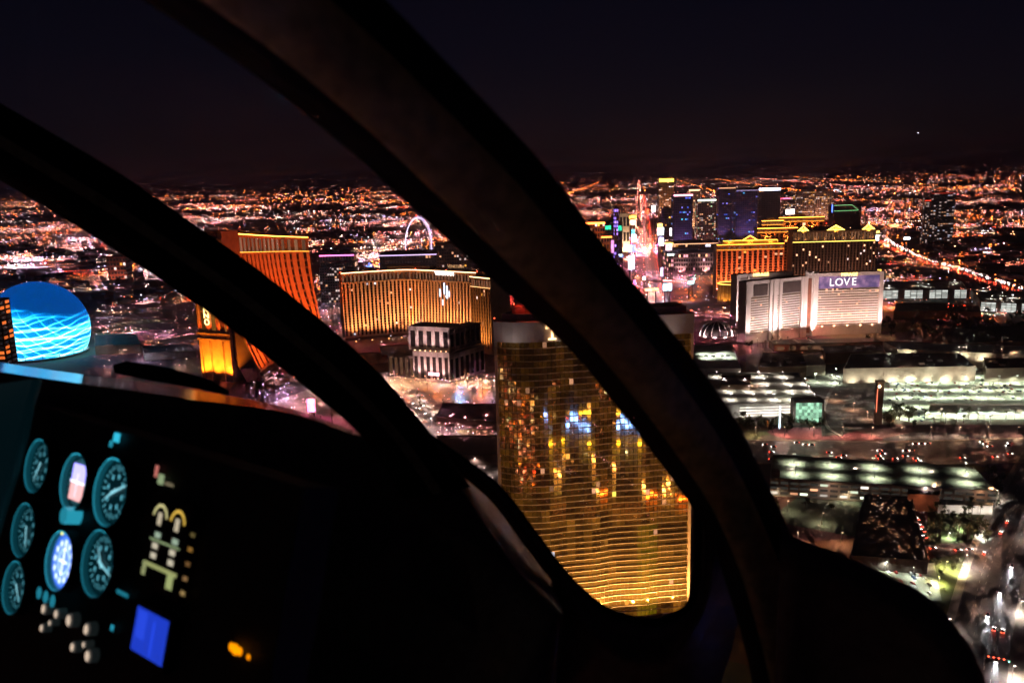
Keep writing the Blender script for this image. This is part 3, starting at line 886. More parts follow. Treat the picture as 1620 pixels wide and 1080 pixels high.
o = inst(text_mesh('MIRAGE', 7.5, 0.3, 'sign_letters', GE), 'sign_letters', mi); o.location = F1.at(0.49, MH - 4.0, 2.0); o.rotation_euler = (0, 0, an1)
for t in (0.12, 0.3, 0.5, 0.7, 0.88):
    spot(mi, F1.at(t, 2, 24), F1.at(t, 66, 0), 80000, (1.0, 0.56, 0.46), 90, 0.8, 0.8)
    q = F1.at(t, 15, 0.9); b = MB(); b.octa(q, 1.3, mul(WARM, 5)); b.build('wall_lamp', 'lamp', mi)
m2A, m2B = G(1181, 545), G(1272, 533)
MH2 = HT(m2A, 447)
F2 = banded_wing(m2A, m2B, MH2, 22, 15, MH2 - 24, ((0.0, 0.04), (0.38, 0.02), (0.46, 0.03), (0.55, 0.02), (0.93, 0.02), (0.985, 0.03)))
for (t0, t1) in ((0.10, 0.33), (0.6, 0.9)):
    b = MB(); F2.box(b, t0, t1, MH2 - 22, MH2 - 5, -1.0, 0.4); b.build('blank_panel', 'darkwall', mi)
for t in (0.2, 0.7):
    spot(mi, F2.at(t, 2, 24), F2.at(t, 66, 0), 75000, (1.0, 0.66, 0.58), 90, 0.8, 0.8)
FJ = Fac(mi, [G(1270, 530), G(1288, 531)], MH)
b = MB(); FJ.box(b, 0, 1, 0, MH + 3, -20, 0.4); b.build('stair_tower', 'white', mi)
for t in (0.15, 0.75):
    b = MB(); FJ.box(b, t - 0.1, t + 0.1, 0, MH + 4.5, 0.4, 2.0); b.build('end_column', 'white', mi)
b = MB(); FJ.box(b, 0.3, 0.6, 4, MH - 6, 0.42, 0.6); b.build('stair_glass', 'terracotta', mi)
spot(mi, FJ.at(0.2, 1, 9), FJ.at(0.2, 50, 0), 30000, (1, .82, .8), 60); spot(mi, FJ.at(0.8, 1, 9), FJ.at(0.8, 50, 0), 30000, (1, .82, .8), 60)
m3A, m3B = G(1164, 519), G(1250, 512)
MH3 = HT(m3A, 436)
F3 = banded_wing(m3A, m3B, MH3, 20, 15, MH3 - 20, ((0.02, 0.03), (0.2, 0.02)))
b = MB(); F3.box(b, 0.02, 0.98, MH3 - 18, MH3 - 5, -1.0, 0.5); b.build('blank_panel', 'grey', mi)
o = inst(text_mesh('MIRAGE', 8.5, 0.3, 'sign_letters', GE), 'sign_letters', mi); o.location = F3.at(0.42, MH3 - 3.0, 2.0)
o.rotation_euler = (0, 0, math.atan2((m3B - m3A).y, (m3B - m3A).x))
for t in (0.05, 0.12, 0.3):
    spot(mi, F3.at(t, 2, 12), F3.at(t, 60, 0), 50000, (1, .66, .58), 80)
# low entrance wings in front
lw = thing('hotel_podium', 'low dark entrance podium spread in front of the striped white hotel', 'building', (mi_A.x, mi_A.y, 0))
FP = Fac(lw, [G(1225, 556), G(1395, 552)], 12)
b = MB(); FP.box(b, 0, 1, 0, 10, -30, 0); b.build('wall', 'stucco_dark', lw)
b = MB(); FP.box(b, -0.003, 1.003, 10.02, 11.2, -30.5, 0.8); b.build('roof', 'roofdark', lw)
for k in range(9):
    b = MB(); FP.box(b, (k + .2) / 9, (k + .8) / 9, 2, 7, 0.02, 0.2, 1, 1, mul(WARM, 0.06)); b.build('shop_window', 'window', lw)
for t in (0.22, 0.36):
    b = MB(); FP.box(b, t, t + 0.02, 11.3, 12.4, -28, 0); b.build('canopy', 'concrete', lw)
# glass palm-house dome at its left
dm = G(1133, 531)
dome = thing('glass_dome', 'ribbed glass dome with pale ribs left of the striped white hotel', 'dome', (dm.x, dm.y, 0))
RD = 26.0
b = MB(); rows = []
for i in range(7):
    ph = math.radians(90 * i / 6 * 0.97); rows.append([(RD * math.cos(ph) * math.cos(a), RD * math.cos(ph) * math.sin(a), 3 + RD * 0.8 * math.sin(ph)) for a in [2 * math.pi * k / 24 for k in range(25)]])
b.grid(rows); b.build('glazing', 'window', dome, True)
for k in range(12):
    a = 2 * math.pi * k / 12
    pts = [((RD + .25) * math.cos(ph) * math.cos(a), (RD + .25) * math.cos(ph) * math.sin(a), 3 + (RD * .8 + .25) * math.sin(ph)) for ph in [math.radians(90 * i / 8) for i in range(9)]]
    b = MB(); b.tube(pts, 0.45, 5); b.build('rib', 'white', dome)
b = MB(); b.cyl((0, 0), RD + 1.5, 0, 3, 24); b.build('base', 'concrete', dome)
for k in range(6):
    a = math.pi + math.pi * k / 5
    spot(dome, (1.25 * RD * math.cos(a), 1.25 * RD * math.sin(a), 2), (0, 0, 16), 26000, (1, .65, .66), 80)
# amber-lit round pavilion
pv = G(1153, 478)
pav = thing('round_pavilion', 'round amber-lit pavilion with glowing columns left of the white hotel', 'building', (pv.x, pv.y, 0))
PH = HT(pv, 450)
b = MB(); b.cyl((0, 0), 21, 0, PH, 28); b.build('wall', 'stucco', pav)
b = MB(); b.cyl((0, 0), 23, PH + .02, PH + 2, 28); b.build('roof', 'stucco', pav)
b = MB()
for k in range(28):
    a = 2 * math.pi * k / 28; a2 = a + 0.1
    b.quad((23.2 * math.cos(a), 23.2 * math.sin(a), PH + 2.1), (23.2 * math.cos(a + .224), 23.2 * math.sin(a + .224), PH + 2.1), (23.2 * math.cos(a + .224), 23.2 * math.sin(a + .224), PH + 3), (23.2 * math.cos(a), 23.2 * math.sin(a), PH + 3), mul(AMBER, 4))
b.build('roof_light', 'lamp', pav)
for k in range(16):
    a = 2 * math.pi * k / 16; b = MB(); b.cyl((22.2 * math.cos(a), 22.2 * math.sin(a)), 0.9, 0, PH, 8); b.build('column', 'cream', pav)
for k in range(5):
    a = -math.pi * (k + .5) / 5; spot(pav, (30 * math.cos(a), 30 * math.sin(a), 1), (18 * math.cos(a), 18 * math.sin(a), PH * .6), 9000, (1, .4, .05), 90)

# --- the palace hotels: amber tower with a pediment, dark slab with three golden pediments, stepped tower behind
def pediment(root, F, t0, t1, z, hh, m_, glow, o0=-6, o1=0.8):
    tm = (t0 + t1) / 2
    b = MB()
    for o_ in (o1, o0): b.v += [tuple(F.at(t0, z, o_)), tuple(F.at(t1, z, o_)), tuple(F.at(tm, z + hh, o_))]
    for f in ((0, 1, 2), (5, 4, 3), (0, 3, 4, 1), (1, 4, 5, 2), (2, 5, 3, 0)): b.f.append(f); b.c.append(None)
    p_ = b.build('pediment', m_, root)
    b = MB()
    k = 0.12
    a0, a1, a2 = F.at(t0, z, o1 + .25), F.at(t1, z, o1 + .25), F.at(tm, z + hh, o1 + .25)
    cen = (a0 + a1 + a2) / 3
    for (x, y) in ((a0, a2), (a2, a1), (a1, a0)):
        b.quad(x, y, y.lerp(cen, k * 2), x.lerp(cen, k * 2), glow)
    b.build('pediment_light', 'lamp', root)
    return p_
cA0, cB0 = T(1134, 380, 1760), T(1241, 380, 1760)
cA, cB = Vector((cA0.x, cA0.y, 0)), Vector((cB0.x, cB0.y, 0))
cH = T(1134, 388, 1760).z
amber, AF = grand_hotel('amber_palace_tower', 'amber-lit palace tower with a small pediment and glowing eaves', [cA, cB], cH, 26, 13, 16, smooth=False, attic=12, podium=8,
                        lightcol=(1, 0.36, 0.03), strip=4.0, upl=(6, 190000, (1, .17, .06), 28), pilw=0.4, lit=0.04)
pediment(amber, AF, 0.36, 0.62, cH + 8, 11, 'stucco', mul((1, .5, .05), 3))
b = MB(); AF.box(b, 0.1, 0.9, cH + 1.7, cH + 7.8, -20, -3); b.build('attic_storey', 'stucco', amber)
b = MB(); AF.box(b, 0.1, 0.9, cH + 7.9, cH + 8.6, -3, -2.0, 1, 1, mul((1, .5, .05), 4)); b.build('eaves_light', 'lamp', amber)
for t in (0.2, 0.5, 0.8): spot(amber, AF.at(t, cH + 2, 3), AF.at(t, cH + 8, -3), 3500, (1, .42, .05), 130)
cA0, cB0 = T(1254, 380, 1640), T(1386, 380, 1640)
cA, cB = Vector((cA0.x, cA0.y, 0)), Vector((cB0.x, cB0.y, 0))
cH = T(1254, 366, 1640).z
slab, SF = grand_hotel('dark_palace_slab', 'wide dark pilastered hotel slab under a lit attic with three golden pediments', [cA, cB], cH, 28, 26, 22, smooth=False, attic=22, podium=8,
                       wall='stucco_dark', lightcol=(0.9, 0.6, 0.08), strip=0, lit=0.06, pilw=0.45, litcols=[(WARM, 3), (WHITE, 1)])
b = MB(); SF.box(b, 0, 1, cH - 21.5, cH - 20.6, 0.6, 1.5, 1, 1, mul((0.9, .62, .1), 2.0)); b.build('belt_light', 'lamp', slab)
for (t0, t1) in ((0.05, 0.19), (0.4, 0.62), (0.82, 0.98)):
    pediment(slab, SF, t0, t1, cH + 0.3, 10, 'cream', mul((1, .62, .1), 3)); spot(slab, SF.at((t0 + t1) / 2, cH - 4, 6), SF.at((t0 + t1) / 2, cH + 5, 0), 16000, (1, .5, .06), 110)
for k in range(9):
    spot(slab, SF.at((k + .5) / 9, cH - 22, 4), SF.at((k + .5) / 9, cH - 5, 0), 5200, (1, .5, .2), 100)
for k in range(4):
    spot(slab, SF.at((k + .5) / 4, 2, 26), SF.at((k + .5) / 4, 60, 0), 70000, (1, .5, .36), 95)
for k, (x0, x1, yt, d_) in enumerate(((1198, 1262, 362, 1830), (1232, 1304, 345, 1880), (1205, 1240, 350, 1860))):
    a0, b0 = T(x0, yt, d_), T(x1, yt, d_)
    lab = ('amber stepped tower end rising between the two palace hotels', 'long amber tower with a glowing roofline behind the dark slab', 'small amber stair block stepping up beside the long tower')[k]
    w_, FF = grand_hotel('palace_wing', lab, [Vector((a0.x, a0.y, 0)), Vector((b0.x, b0.y, 0))], a0.z, 24, 9 - k, 18, smooth=False, attic=10, podium=8, lightcol=(1, .36, .04),
                strip=4.5, upl=(2, 90000, (1, .16, .03), 24), pilw=0.45)
    for t in (0.25, 0.75):
        q = FF.at(t, a0.z - 24, 6); spot(w_, q, FF.at(t, a0.z - 4, 0), 26000, (1, .2, .03), 130)

# --- giant LED dome at the far left
M['ledframe'] = M['darkwall']
m, n, l = newmat('led_screen')
p = n['Principled BSDF']; p.inputs['Base Color'].default_value = (0.01, 0.01, 0.02, 1)
tc = n.new('ShaderNodeTexCoord'); sep = n.new('ShaderNodeSeparateXYZ'); l.new(tc.outputs['Object'], sep.inputs['Vector'])
def math_(op, a, c=None, v=None):
    q = n.new('ShaderNodeMath'); q.operation = op
    if hasattr(a, 'links'): l.new(a, q.inputs[0])
    else: q.inputs[0].default_value = a
    if c is not None:
        if hasattr(c, 'links'): l.new(c, q.inputs[1])
        else: q.inputs[1].default_value = c
    return q.outputs[0]
# sweeping streaks: a fan of wavy bands over height, gathered towards the right
X, Y, Z = sep.outputs['X'], sep.outputs['Y'], sep.outputs['Z']
no = n.new('ShaderNodeTexNoise'); no.inputs['Scale'].default_value = 0.012; no.inputs['Detail'].default_value = 3
l.new(tc.outputs['Object'], no.inputs['Vector'])
def streak(slope, curve, freq, width):
    xx = math_('MULTIPLY', X, X)
    base = math_('ADD', Z, math_('ADD', math_('MULTIPLY', X, slope), math_('MULTIPLY', xx, curve)))
    base = math_('ADD', base, math_('MULTIPLY', no.outputs['Fac'], 26.0))
    s1 = math_('SINE', math_('MULTIPLY', base, freq))
    return math_('POWER', math_('MAXIMUM', s1, 0.0), width)
st1 = streak(0.10, -0.0046, 0.62, 5.0)
st2 = streak(-0.26, 0.0034, 0.43, 6.0)
st4 = streak(0.0, -0.0018, 0.17, 1.6)
st3 = streak(1.1, 0.0, 0.33, 14.0)
tot = math_('ADD', math_('ADD', math_('ADD', st1, st2), math_('MULTIPLY', st3, 0.6)), math_('MULTIPLY', st4, 0.35))
edge = n.new('ShaderNodeMapRange'); edge.inputs['From Min'].default_value = 88; edge.inputs['From Max'].default_value = 60
l.new(math_('ADD', Z, math_('MULTIPLY', X, 0.28)), edge.inputs['Value'])
bandk = math_('MULTIPLY', edge.outputs['Result'], math_('ADD', math_('MULTIPLY', tot, 0.66), 0.12))
r = n.new('ShaderNodeValToRGB'); e = r.color_ramp.elements
e[0].position = 0.0; e[0].color = (0.0, 0.02, 0.11, 1); e[1].position = 1.0; e[1].color = (0.75, 1.0, 1.0, 1)
x = e.new(0.10); x.color = (0.0, 0.12, 0.42, 1); x = e.new(0.35); x.color = (0.02, 0.45, 0.85, 1); x = e.new(0.7); x.color = (0.18, 0.85, 1.0, 1)
l.new(bandk, r.inputs['Fac'])
l.new(r.outputs['Color'], p.inputs['Emission Color']); p.inputs['Emission Strength'].default_value = 1.25
M['led'] = m
sp = G(66, 560)
sphere = thing('led_dome', 'giant blue glowing spherical screen with cyan light streaks at the left edge', 'dome', (sp.x, sp.y, 0))
SR = 76.0; zc = HT(sp, 446) - SR
b = MB(); rows = []
for i in range(33):
    ph = -0.62 + (math.pi / 2 + 0.62) * i / 32
    if i == 32: ph = math.pi / 2 - 0.002
    rows.append([(SR * math.cos(ph) * math.cos(a), SR * math.cos(ph) * math.sin(a), zc + SR * math.sin(ph)) for a in [2 * math.pi * k / 64 for k in range(65)]])
rows = [r_ for r_ in rows if r_[0][2] > 1.0]
b.grid(rows); b.build('screen', 'led', sphere, True)
b = MB(); rr = rows[0][0]; r0 = math.hypot(rr[0], rr[1]); b.cyl((0, 0), r0 + 5, 0, 3.5, 48); b.build('base', 'concrete', sphere)
for k in range(10):
    a = -math.pi * k / 9; b = MB(); b.cyl(((r0 + 4) * math.cos(a), (r0 + 4) * math.sin(a)), 0.6, 3.5, 9, 6); b.octa(((r0 + 4) * math.cos(a), (r0 + 4) * math.sin(a), 9.5), 1.0, mul(CYAN, 3)); b.build('rim_lamp', 'lamp', sphere)

# --- observation wheel
wc0 = T(662, 387, 2550)
wh = thing('observation_wheel', 'tall white-lit observation wheel standing beyond the colonnaded hotel', 'ferris wheel', (wc0.x, wc0.y, 0), math.radians(67))
wr = 80.0; wz = wc0.z
def ring(y, rad, r_, colr, nm, mm):
    b = MB(); b.tube([(rad * math.cos(2 * math.pi * k / 48), y, wz + rad * math.sin(2 * math.pi * k / 48)) for k in range(48)], r_, 6, colr, True); b.build(nm, mm, wh)
ring(-1.5, wr, 1.0, mul((0.62, 0.48, 1.0), 1.6), 'rim', 'lamp'); ring(1.5, wr - 3, 0.8, mul((0.8, 0.7, 1.0), 0.7), 'rim', 'lamp')
for k in range(28):
    a = 2 * math.pi * k / 28
    b = MB(); b.tube([(0, 0, wz), ((wr - 2) * math.cos(a), 0, wz + (wr - 2) * math.sin(a))], 0.12, 4); b.build('spoke', 'metal', wh)
    b = MB(); b.octa(((wr + 4) * math.cos(a), -3, wz + (wr + 4) * math.sin(a)), 2.2, mul(VIOLET, 0.8)); b.build('cabin', 'lamp', wh)
b = MB(); b.tube([(0, -9, wz), (0, 9, wz)], 3, 10); b.build('hub', 'white', wh)
for sx in (-1, 1):
    for sy in (-1, 1):
        b = MB(); b.tube([(0, sy * 7, wz), (sx * 30, sy * 16, 0)], 1.6, 8); b.build('leg', 'white', wh)
b = MB(); b.octa((-10, -3, wz + wr + 6), 1.6, mul(RED, 8)); b.build('beacon', 'lamp', wh)
spot(wh, (0, -40, 2), (0, 0, wz), 90000, (.85, .75, 1), 60)
# ================================================================== FAR TOWERS AND SIGNS ALONG THE AVENUE
def tower(name, label, x0, x1, yt, d_, bays, floors, wall='darkwall', lit=0.1, cols=None, depth=None, crown=None, crown_k=3.0, ybase=None,
          wash=None, group=None, k0=0.15, k1=1.4, steps=1, wmat='window'):
    a0, b0 = T(x0, yt, d_), T(x1, yt, d_)
    A, B = Vector((a0.x, a0.y, 0)), Vector((b0.x, b0.y, 0)); h = max(6, a0.z)
    t = B - A; w = t.length; rz = math.atan2(t.y, t.x); depth = depth or w * 0.7
    o = thing(name, label, 'tower', A, rz, group)
    cols = cols or [(WARM, 3), (WHITE, 2), (AMBER, 1)]
    z0 = 0.0
    for s_ in range(steps):
        i = s_ * w * 0.09; z1 = h * (s_ + 1) / steps if steps == 1 else h * (0.72 + 0.28 * s_ / (steps - 1))
        b = MB(); b.box(i, w - i, i, depth - i, z0, z1); b.build('wall', wall, o)
        b = MB(); b.box(i - 0.5, w - i + 0.5, i - 0.5, depth - i + 0.5, z1 + 0.02, z1 + 1.6); b.build('parapet', wall, o)
        if s_ == 0: wz1 = z1
        z0 = z1 + 1.62
    fh = wz1 / floors
    for face in range(3):
        mb = MB(); L = w if face == 0 else depth; nb = bays if face == 0 else max(2, int(bays * depth / w))
        for k in range(1, floors):
            for j in range(nb):
                u0, u1 = L * (j + 0.15) / nb, L * (j + 0.85) / nb
                za, zb = k * fh + fh * 0.2, k * fh + fh * 0.8
                c = (0.004, 0.003, 0.003)
                if hsh(j // 3 + face * 17 + x0, k + d_) < lit * 2 and RND.random() < 0.5: c = mul(pick(cols), RND.uniform(k0, k1))
                if face == 0: P = [(u0, -0.25, za), (u1, -0.25, za), (u1, -0.25, zb), (u0, -0.25, zb)]
                elif face == 1: P = [(w + .25, u0, za), (w + .25, u1, za), (w + .25, u1, zb), (w + .25, u0, zb)]
                else: P = [(-.25, u1, za), (-.25, u0, za), (-.25, u0, zb), (-.25, u1, zb)]
                mb.quad(*P, c)
        mb.build('window_rows', wmat, o, kind='stuff')
    b = MB(); b.box(w * .25, w * .7, depth * .3, depth * .7, h + 1.7, h + 6); b.build('plant_room', wall, o)
    if crown:
        b = MB(); b.box(0, w, -0.9, -0.55, h - crown_k, h, mul(crown[0], crown[1])); b.build('crown_light', 'lamp', o)
    if wash:
        for k in range(2): spot(o, (w * (k + .5) / 2, -0.5 * h * .4, 2), (w * (k + .5) / 2, 0, h * .6), wash[1], wash[0], 80)
    return o
BL = [(BLUE, 5), ((0.1, 0.5, 1.0), 2), (CYAN, 1), ((0.3, 0.25, 1.0), 3)]
tower('gold_crown_tower', 'far brown tower with a glowing orange crown beyond the avenue', 1043, 1066, 283, 4300, 9, 30, 'stucco', .1, crown=((1, .5, .05), 3), crown_k=16, wash=((1, .4, .15), 300000))
tower('blue_light_tower', 'dark glass tower with scattered blue windows and a pink roof edge', 1066, 1096, 308, 2650, 10, 26, 'darkwall', .055, BL, crown=((1, .35, .45), 2.5), crown_k=5, k1=.8, wash=((.35, .2, 1), 160000))  # violet wash spots added for more blue-violet glow on the wall
tower('beige_tower', 'pale beige tower just behind the blue-windowed dark one', 1090, 1107, 300, 3500, 7, 26, 'stucco', .16, wash=((1, .55, .35), 220000), crown=(WARM, 1.5), crown_k=6)
tower('green_edge_tower', 'grey-brown tower with a pale lit cap and greenish roof light', 1104, 1133, 316, 2950, 10, 24, 'grey', .22, [(WARM, 3), (WHITE, 2), ((.7, 1, .6), 1)], crown=((.85, 1, .75), 1.8), crown_k=5, k1=.6)
tower('dark_twin_tower', 'dark tower with blue floor strips, first of the blue pair', 1137, 1164, 297, 3050, 9, 30, 'darkwall', .045, BL, k1=.8, crown=(WARM, .5), crown_k=4, wash=((.3, .2, 1), 200000))  # its violet wash is added light, to lift the dark walls
tower('dark_twin_tower', 'broad dark tower with blue floor strips, second of the blue pair', 1165, 1199, 301, 2980, 10, 28, 'darkwall', .06, BL, k1=.8, crown=((.4, .3, .5), .4), crown_k=3, wash=((.3, .2, 1), 200000))  # violet wash added here too, as on the first twin
tower('white_crown_tower', 'black tower with a bright bluish-white crown', 1201, 1235, 298, 3300, 9, 26, 'darkwall', .03, crown=((.75, .8, 1), 3.5), crown_k=9)
tower('brown_block_tower', 'brown speckled tower standing in the row behind the palace hotels, nearest the white crown', 1240, 1258, 307, 3700, 6, 24, 'stucco_dark', .2, k1=.7)
tower('brown_block_tower', 'brown speckled slab in the middle of the row behind the palace hotels', 1261, 1289, 304, 3850, 9, 26, 'stucco', .25, k1=.7, wash=((1, .5, .4), 150000))
tower('brown_block_tower', 'brown speckled slab at the right end of the row behind the palace hotels', 1291, 1319, 303, 3850, 9, 26, 'stucco', .25, k1=.7, wash=((1, .5, .4), 150000))
tower('lone_tower', 'lone dark apartment tower right of the palace hotels', 1474, 1512, 306, 2850, 9, 30, 'darkwall', .2, [(WHITE, 3), (COOL, 1), (WARM, 2)], k1=.35, crown=(RED, .4), crown_k=1)
tower('slim_tower', 'slim dark tower joined to the left of the lone apartment tower', 1463, 1473, 317, 2800, 4, 26, 'grey', .3, [(WHITE, 3), (WARM, 1)], k1=.4, crown=(RED, 1), crown_k=2)
tower('orange_block', 'orange-lit casino block left of the bright avenue', 925, 957, 352, 2250, 8, 10, 'stucco', .1, wash=((1, .15, .02), 240000), crown=(ORANGE, 4), crown_k=5)
tower('orange_block', 'small orange block in front of the violet needle tower', 951, 968, 374, 2150, 4, 6, 'stucco', .1, wash=((1, .22, .02), 90000), crown=(ORANGE, 3), crown_k=4)
tower('violet_needle_tower', 'thin violet-blue lit needle tower left of the avenue', 972, 978, 330, 2300, 2, 16, 'darkwall', .9, [((.25, .15, 1), 3), ((.4, .2, 1), 1)], k0=.8, k1=1.6, depth=12)
tower('cream_block', 'cream-lit windowless block beside the violet needle tower', 980, 996, 339, 2600, 3, 3, 'cream', .02, wash=((1, .65, .4), 300000))
tower('dark_low_block', 'dark block with green screens beside the violet needle tower', 957, 985, 352, 2500, 7, 8, 'darkwall', .05)
tower('avenue_hotel', 'dim brown hotel slab right of the avenue below the orange crown', 1046, 1064, 330, 2700, 6, 18, 'stucco_dark', .12)
tower('avenue_hotel', 'low dim hotel podium under the blue-windowed dark tower', 1062, 1136, 386, 2350, 20, 6, 'stucco_dark', .2, [(WARM, 3), (AMBER, 2)], crown=(WARM, .9), crown_k=2)
tower('avenue_hotel', 'long pink-lit low casino right of the avenue', 1058, 1135, 402, 2150, 20, 5, 'grey', .22, [(PINK, 3), (WARM, 2)], wash=((1, .45, .45), 60000))
tower('speckled_block', 'dim grey block between the copper hotel and the amber colonnade', 505, 540, 424, 1800, 9, 14, 'grey', .18, [(WHITE, 2), (WARM, 1)], k1=.5)
tower('speckled_block', 'brown hotel slab right of the observation wheel', 690, 745, 388, 2000, 14, 14, 'stucco_dark', .14, k1=.6)
tower('speckled_block', 'low dark slab in front of the observation wheel', 600, 700, 404, 2150, 22, 6, 'darkwall', .12, [(VIOLET, 2), (PINK, 2), (WARM, 2)], crown=(VIOLET, .9), crown_k=2)
tower('speckled_block', 'dim convention block with a pink roof line near the airfield', 505, 560, 404, 2200, 12, 4, 'grey', .1, crown=(MAGENTA, 2.2), crown_k=2.5)
tower('corner_tower', 'dark tower edge with orange floor lines at the far left', -60, -3, 478, 1120, 5, 18, 'stucco_dark', .3, [(ORANGE, 1)], k0=.2, k1=.5, depth=26)
tower('red_brick_block', 'dim reddish block among the lights left of the copper hotel', 168, 198, 408, 2300, 6, 6, 'terracotta', .1, wash=((1, .3, .2), 30000))
# zigzag green-lined roof far right of the towers
ac = T(1452, 210, 2700)
pl = thing('airliner', 'distant airliner showing as one bright point in the dark sky', 'aircraft', ac, .6)
pl.scale = (.5, .5, .5)
b = MB(); b.tube([(-18, 0, 0), (-14, 0, .3), (14, 0, 0), (18, 0, -.3)], [.4, 1.9, 1.9, .3], 10); b.build('fuselage', 'white', pl)
for s_ in (-1, 1):
    b = MB(); b.hexa([(-2, 0, -.6), (4, 0, -.6), (-3, s_ * 17, .4), (-4.5, s_ * 17, .4), (-2, 0, -.2), (4, 0, -.2), (-3, s_ * 17, .6), (-4.5, s_ * 17, .6)]); b.build('wing', 'white', pl)
b = MB(); b.hexa([(-17, -.15, 1), (-13, -.15, 1), (-16, -.1, 6), (-18, -.1, 6), (-17, .15, 1), (-13, .15, 1), (-16, .1, 6), (-18, .1, 6)]); b.build('tail_fin', 'white', pl)
b = MB(); b.octa((0, -2.5, -1.6), 1.1, mul((.8, .85, 1), 30)); b.build('landing_light', 'lamp', pl)
q = T(1340, 330, 3600)
zz = thing('green_line_roof', 'dark arena roof outlined with thin green lights', 'building', (q.x, q.y, 0))
b = MB(); b.box(-55, 60, 0, 60, 0, q.z + 14); b.build('wall', 'darkwall', zz)
b = MB(); b.tube([(-55, -1, q.z + 14), (20, -1, q.z + 15), (48, -1, q.z - 8)], 0.6, 5, mul((.4, 1, .4), .7)); b.tube([(-55, -1, q.z - 9), (44, -1, q.z - 8)], 0.6, 5, mul((.3, 1, .35), .7)); b.build('outline_light', 'lamp', zz)
b = MB(); b.tube([(-62, -1, q.z - 14), (-62, -1, q.z + 18)], 1.6, 5, mul(BLUE, 3)); b.build('blue_edge_light', 'lamp', zz)

# signs: panel in a frame on two legs, standing by the avenue
def sign(x, y, w, h, d_, colr, k, lab, grp=None, name='led_sign', rows=0):
    c = T(x, y, d_); W = w / FPX * d_; H = h / FPX * d_
    o = thing(name, lab, 'sign', (c.x, c.y, 0), RND.uniform(-.2, .2), grp)
    z0 = max(1.0, c.z - H / 2); z1 = z0 + H
    b = MB(); b.box(-W / 2 - .4, W / 2 + .4, 0.05, 1.6, z0 - .4, z1 + .4); b.build('frame', 'blackmetal', o)
    b = MB(); nx, nz = 4, max(2, rows or 3)
    for i in range(nx):
        for j in range(nz):
            cc = mul(colr, k * RND.uniform(0.25, 0.95))
            b.quad((-W / 2 + W * i / nx, 0, z0 + H * j / nz), (-W / 2 + W * (i + 1) / nx, 0, z0 + H * j / nz), (-W / 2 + W * (i + 1) / nx, 0, z0 + H * (j + 1) / nz), (-W / 2 + W * i / nx, 0, z0 + H * (j + 1) / nz), cc)
    b.build('screen', 'lamp', o)
    if z0 > 1.5:
        for s_ in (-.3, .3):
            b = MB(); b.box(W * s_ - .5, W * s_ + .5, 0.3, 1.3, 0, z0 - .4); b.build('leg', 'blackmetal', o)
    return o
LW = (0.95, 0.75, 1.0)
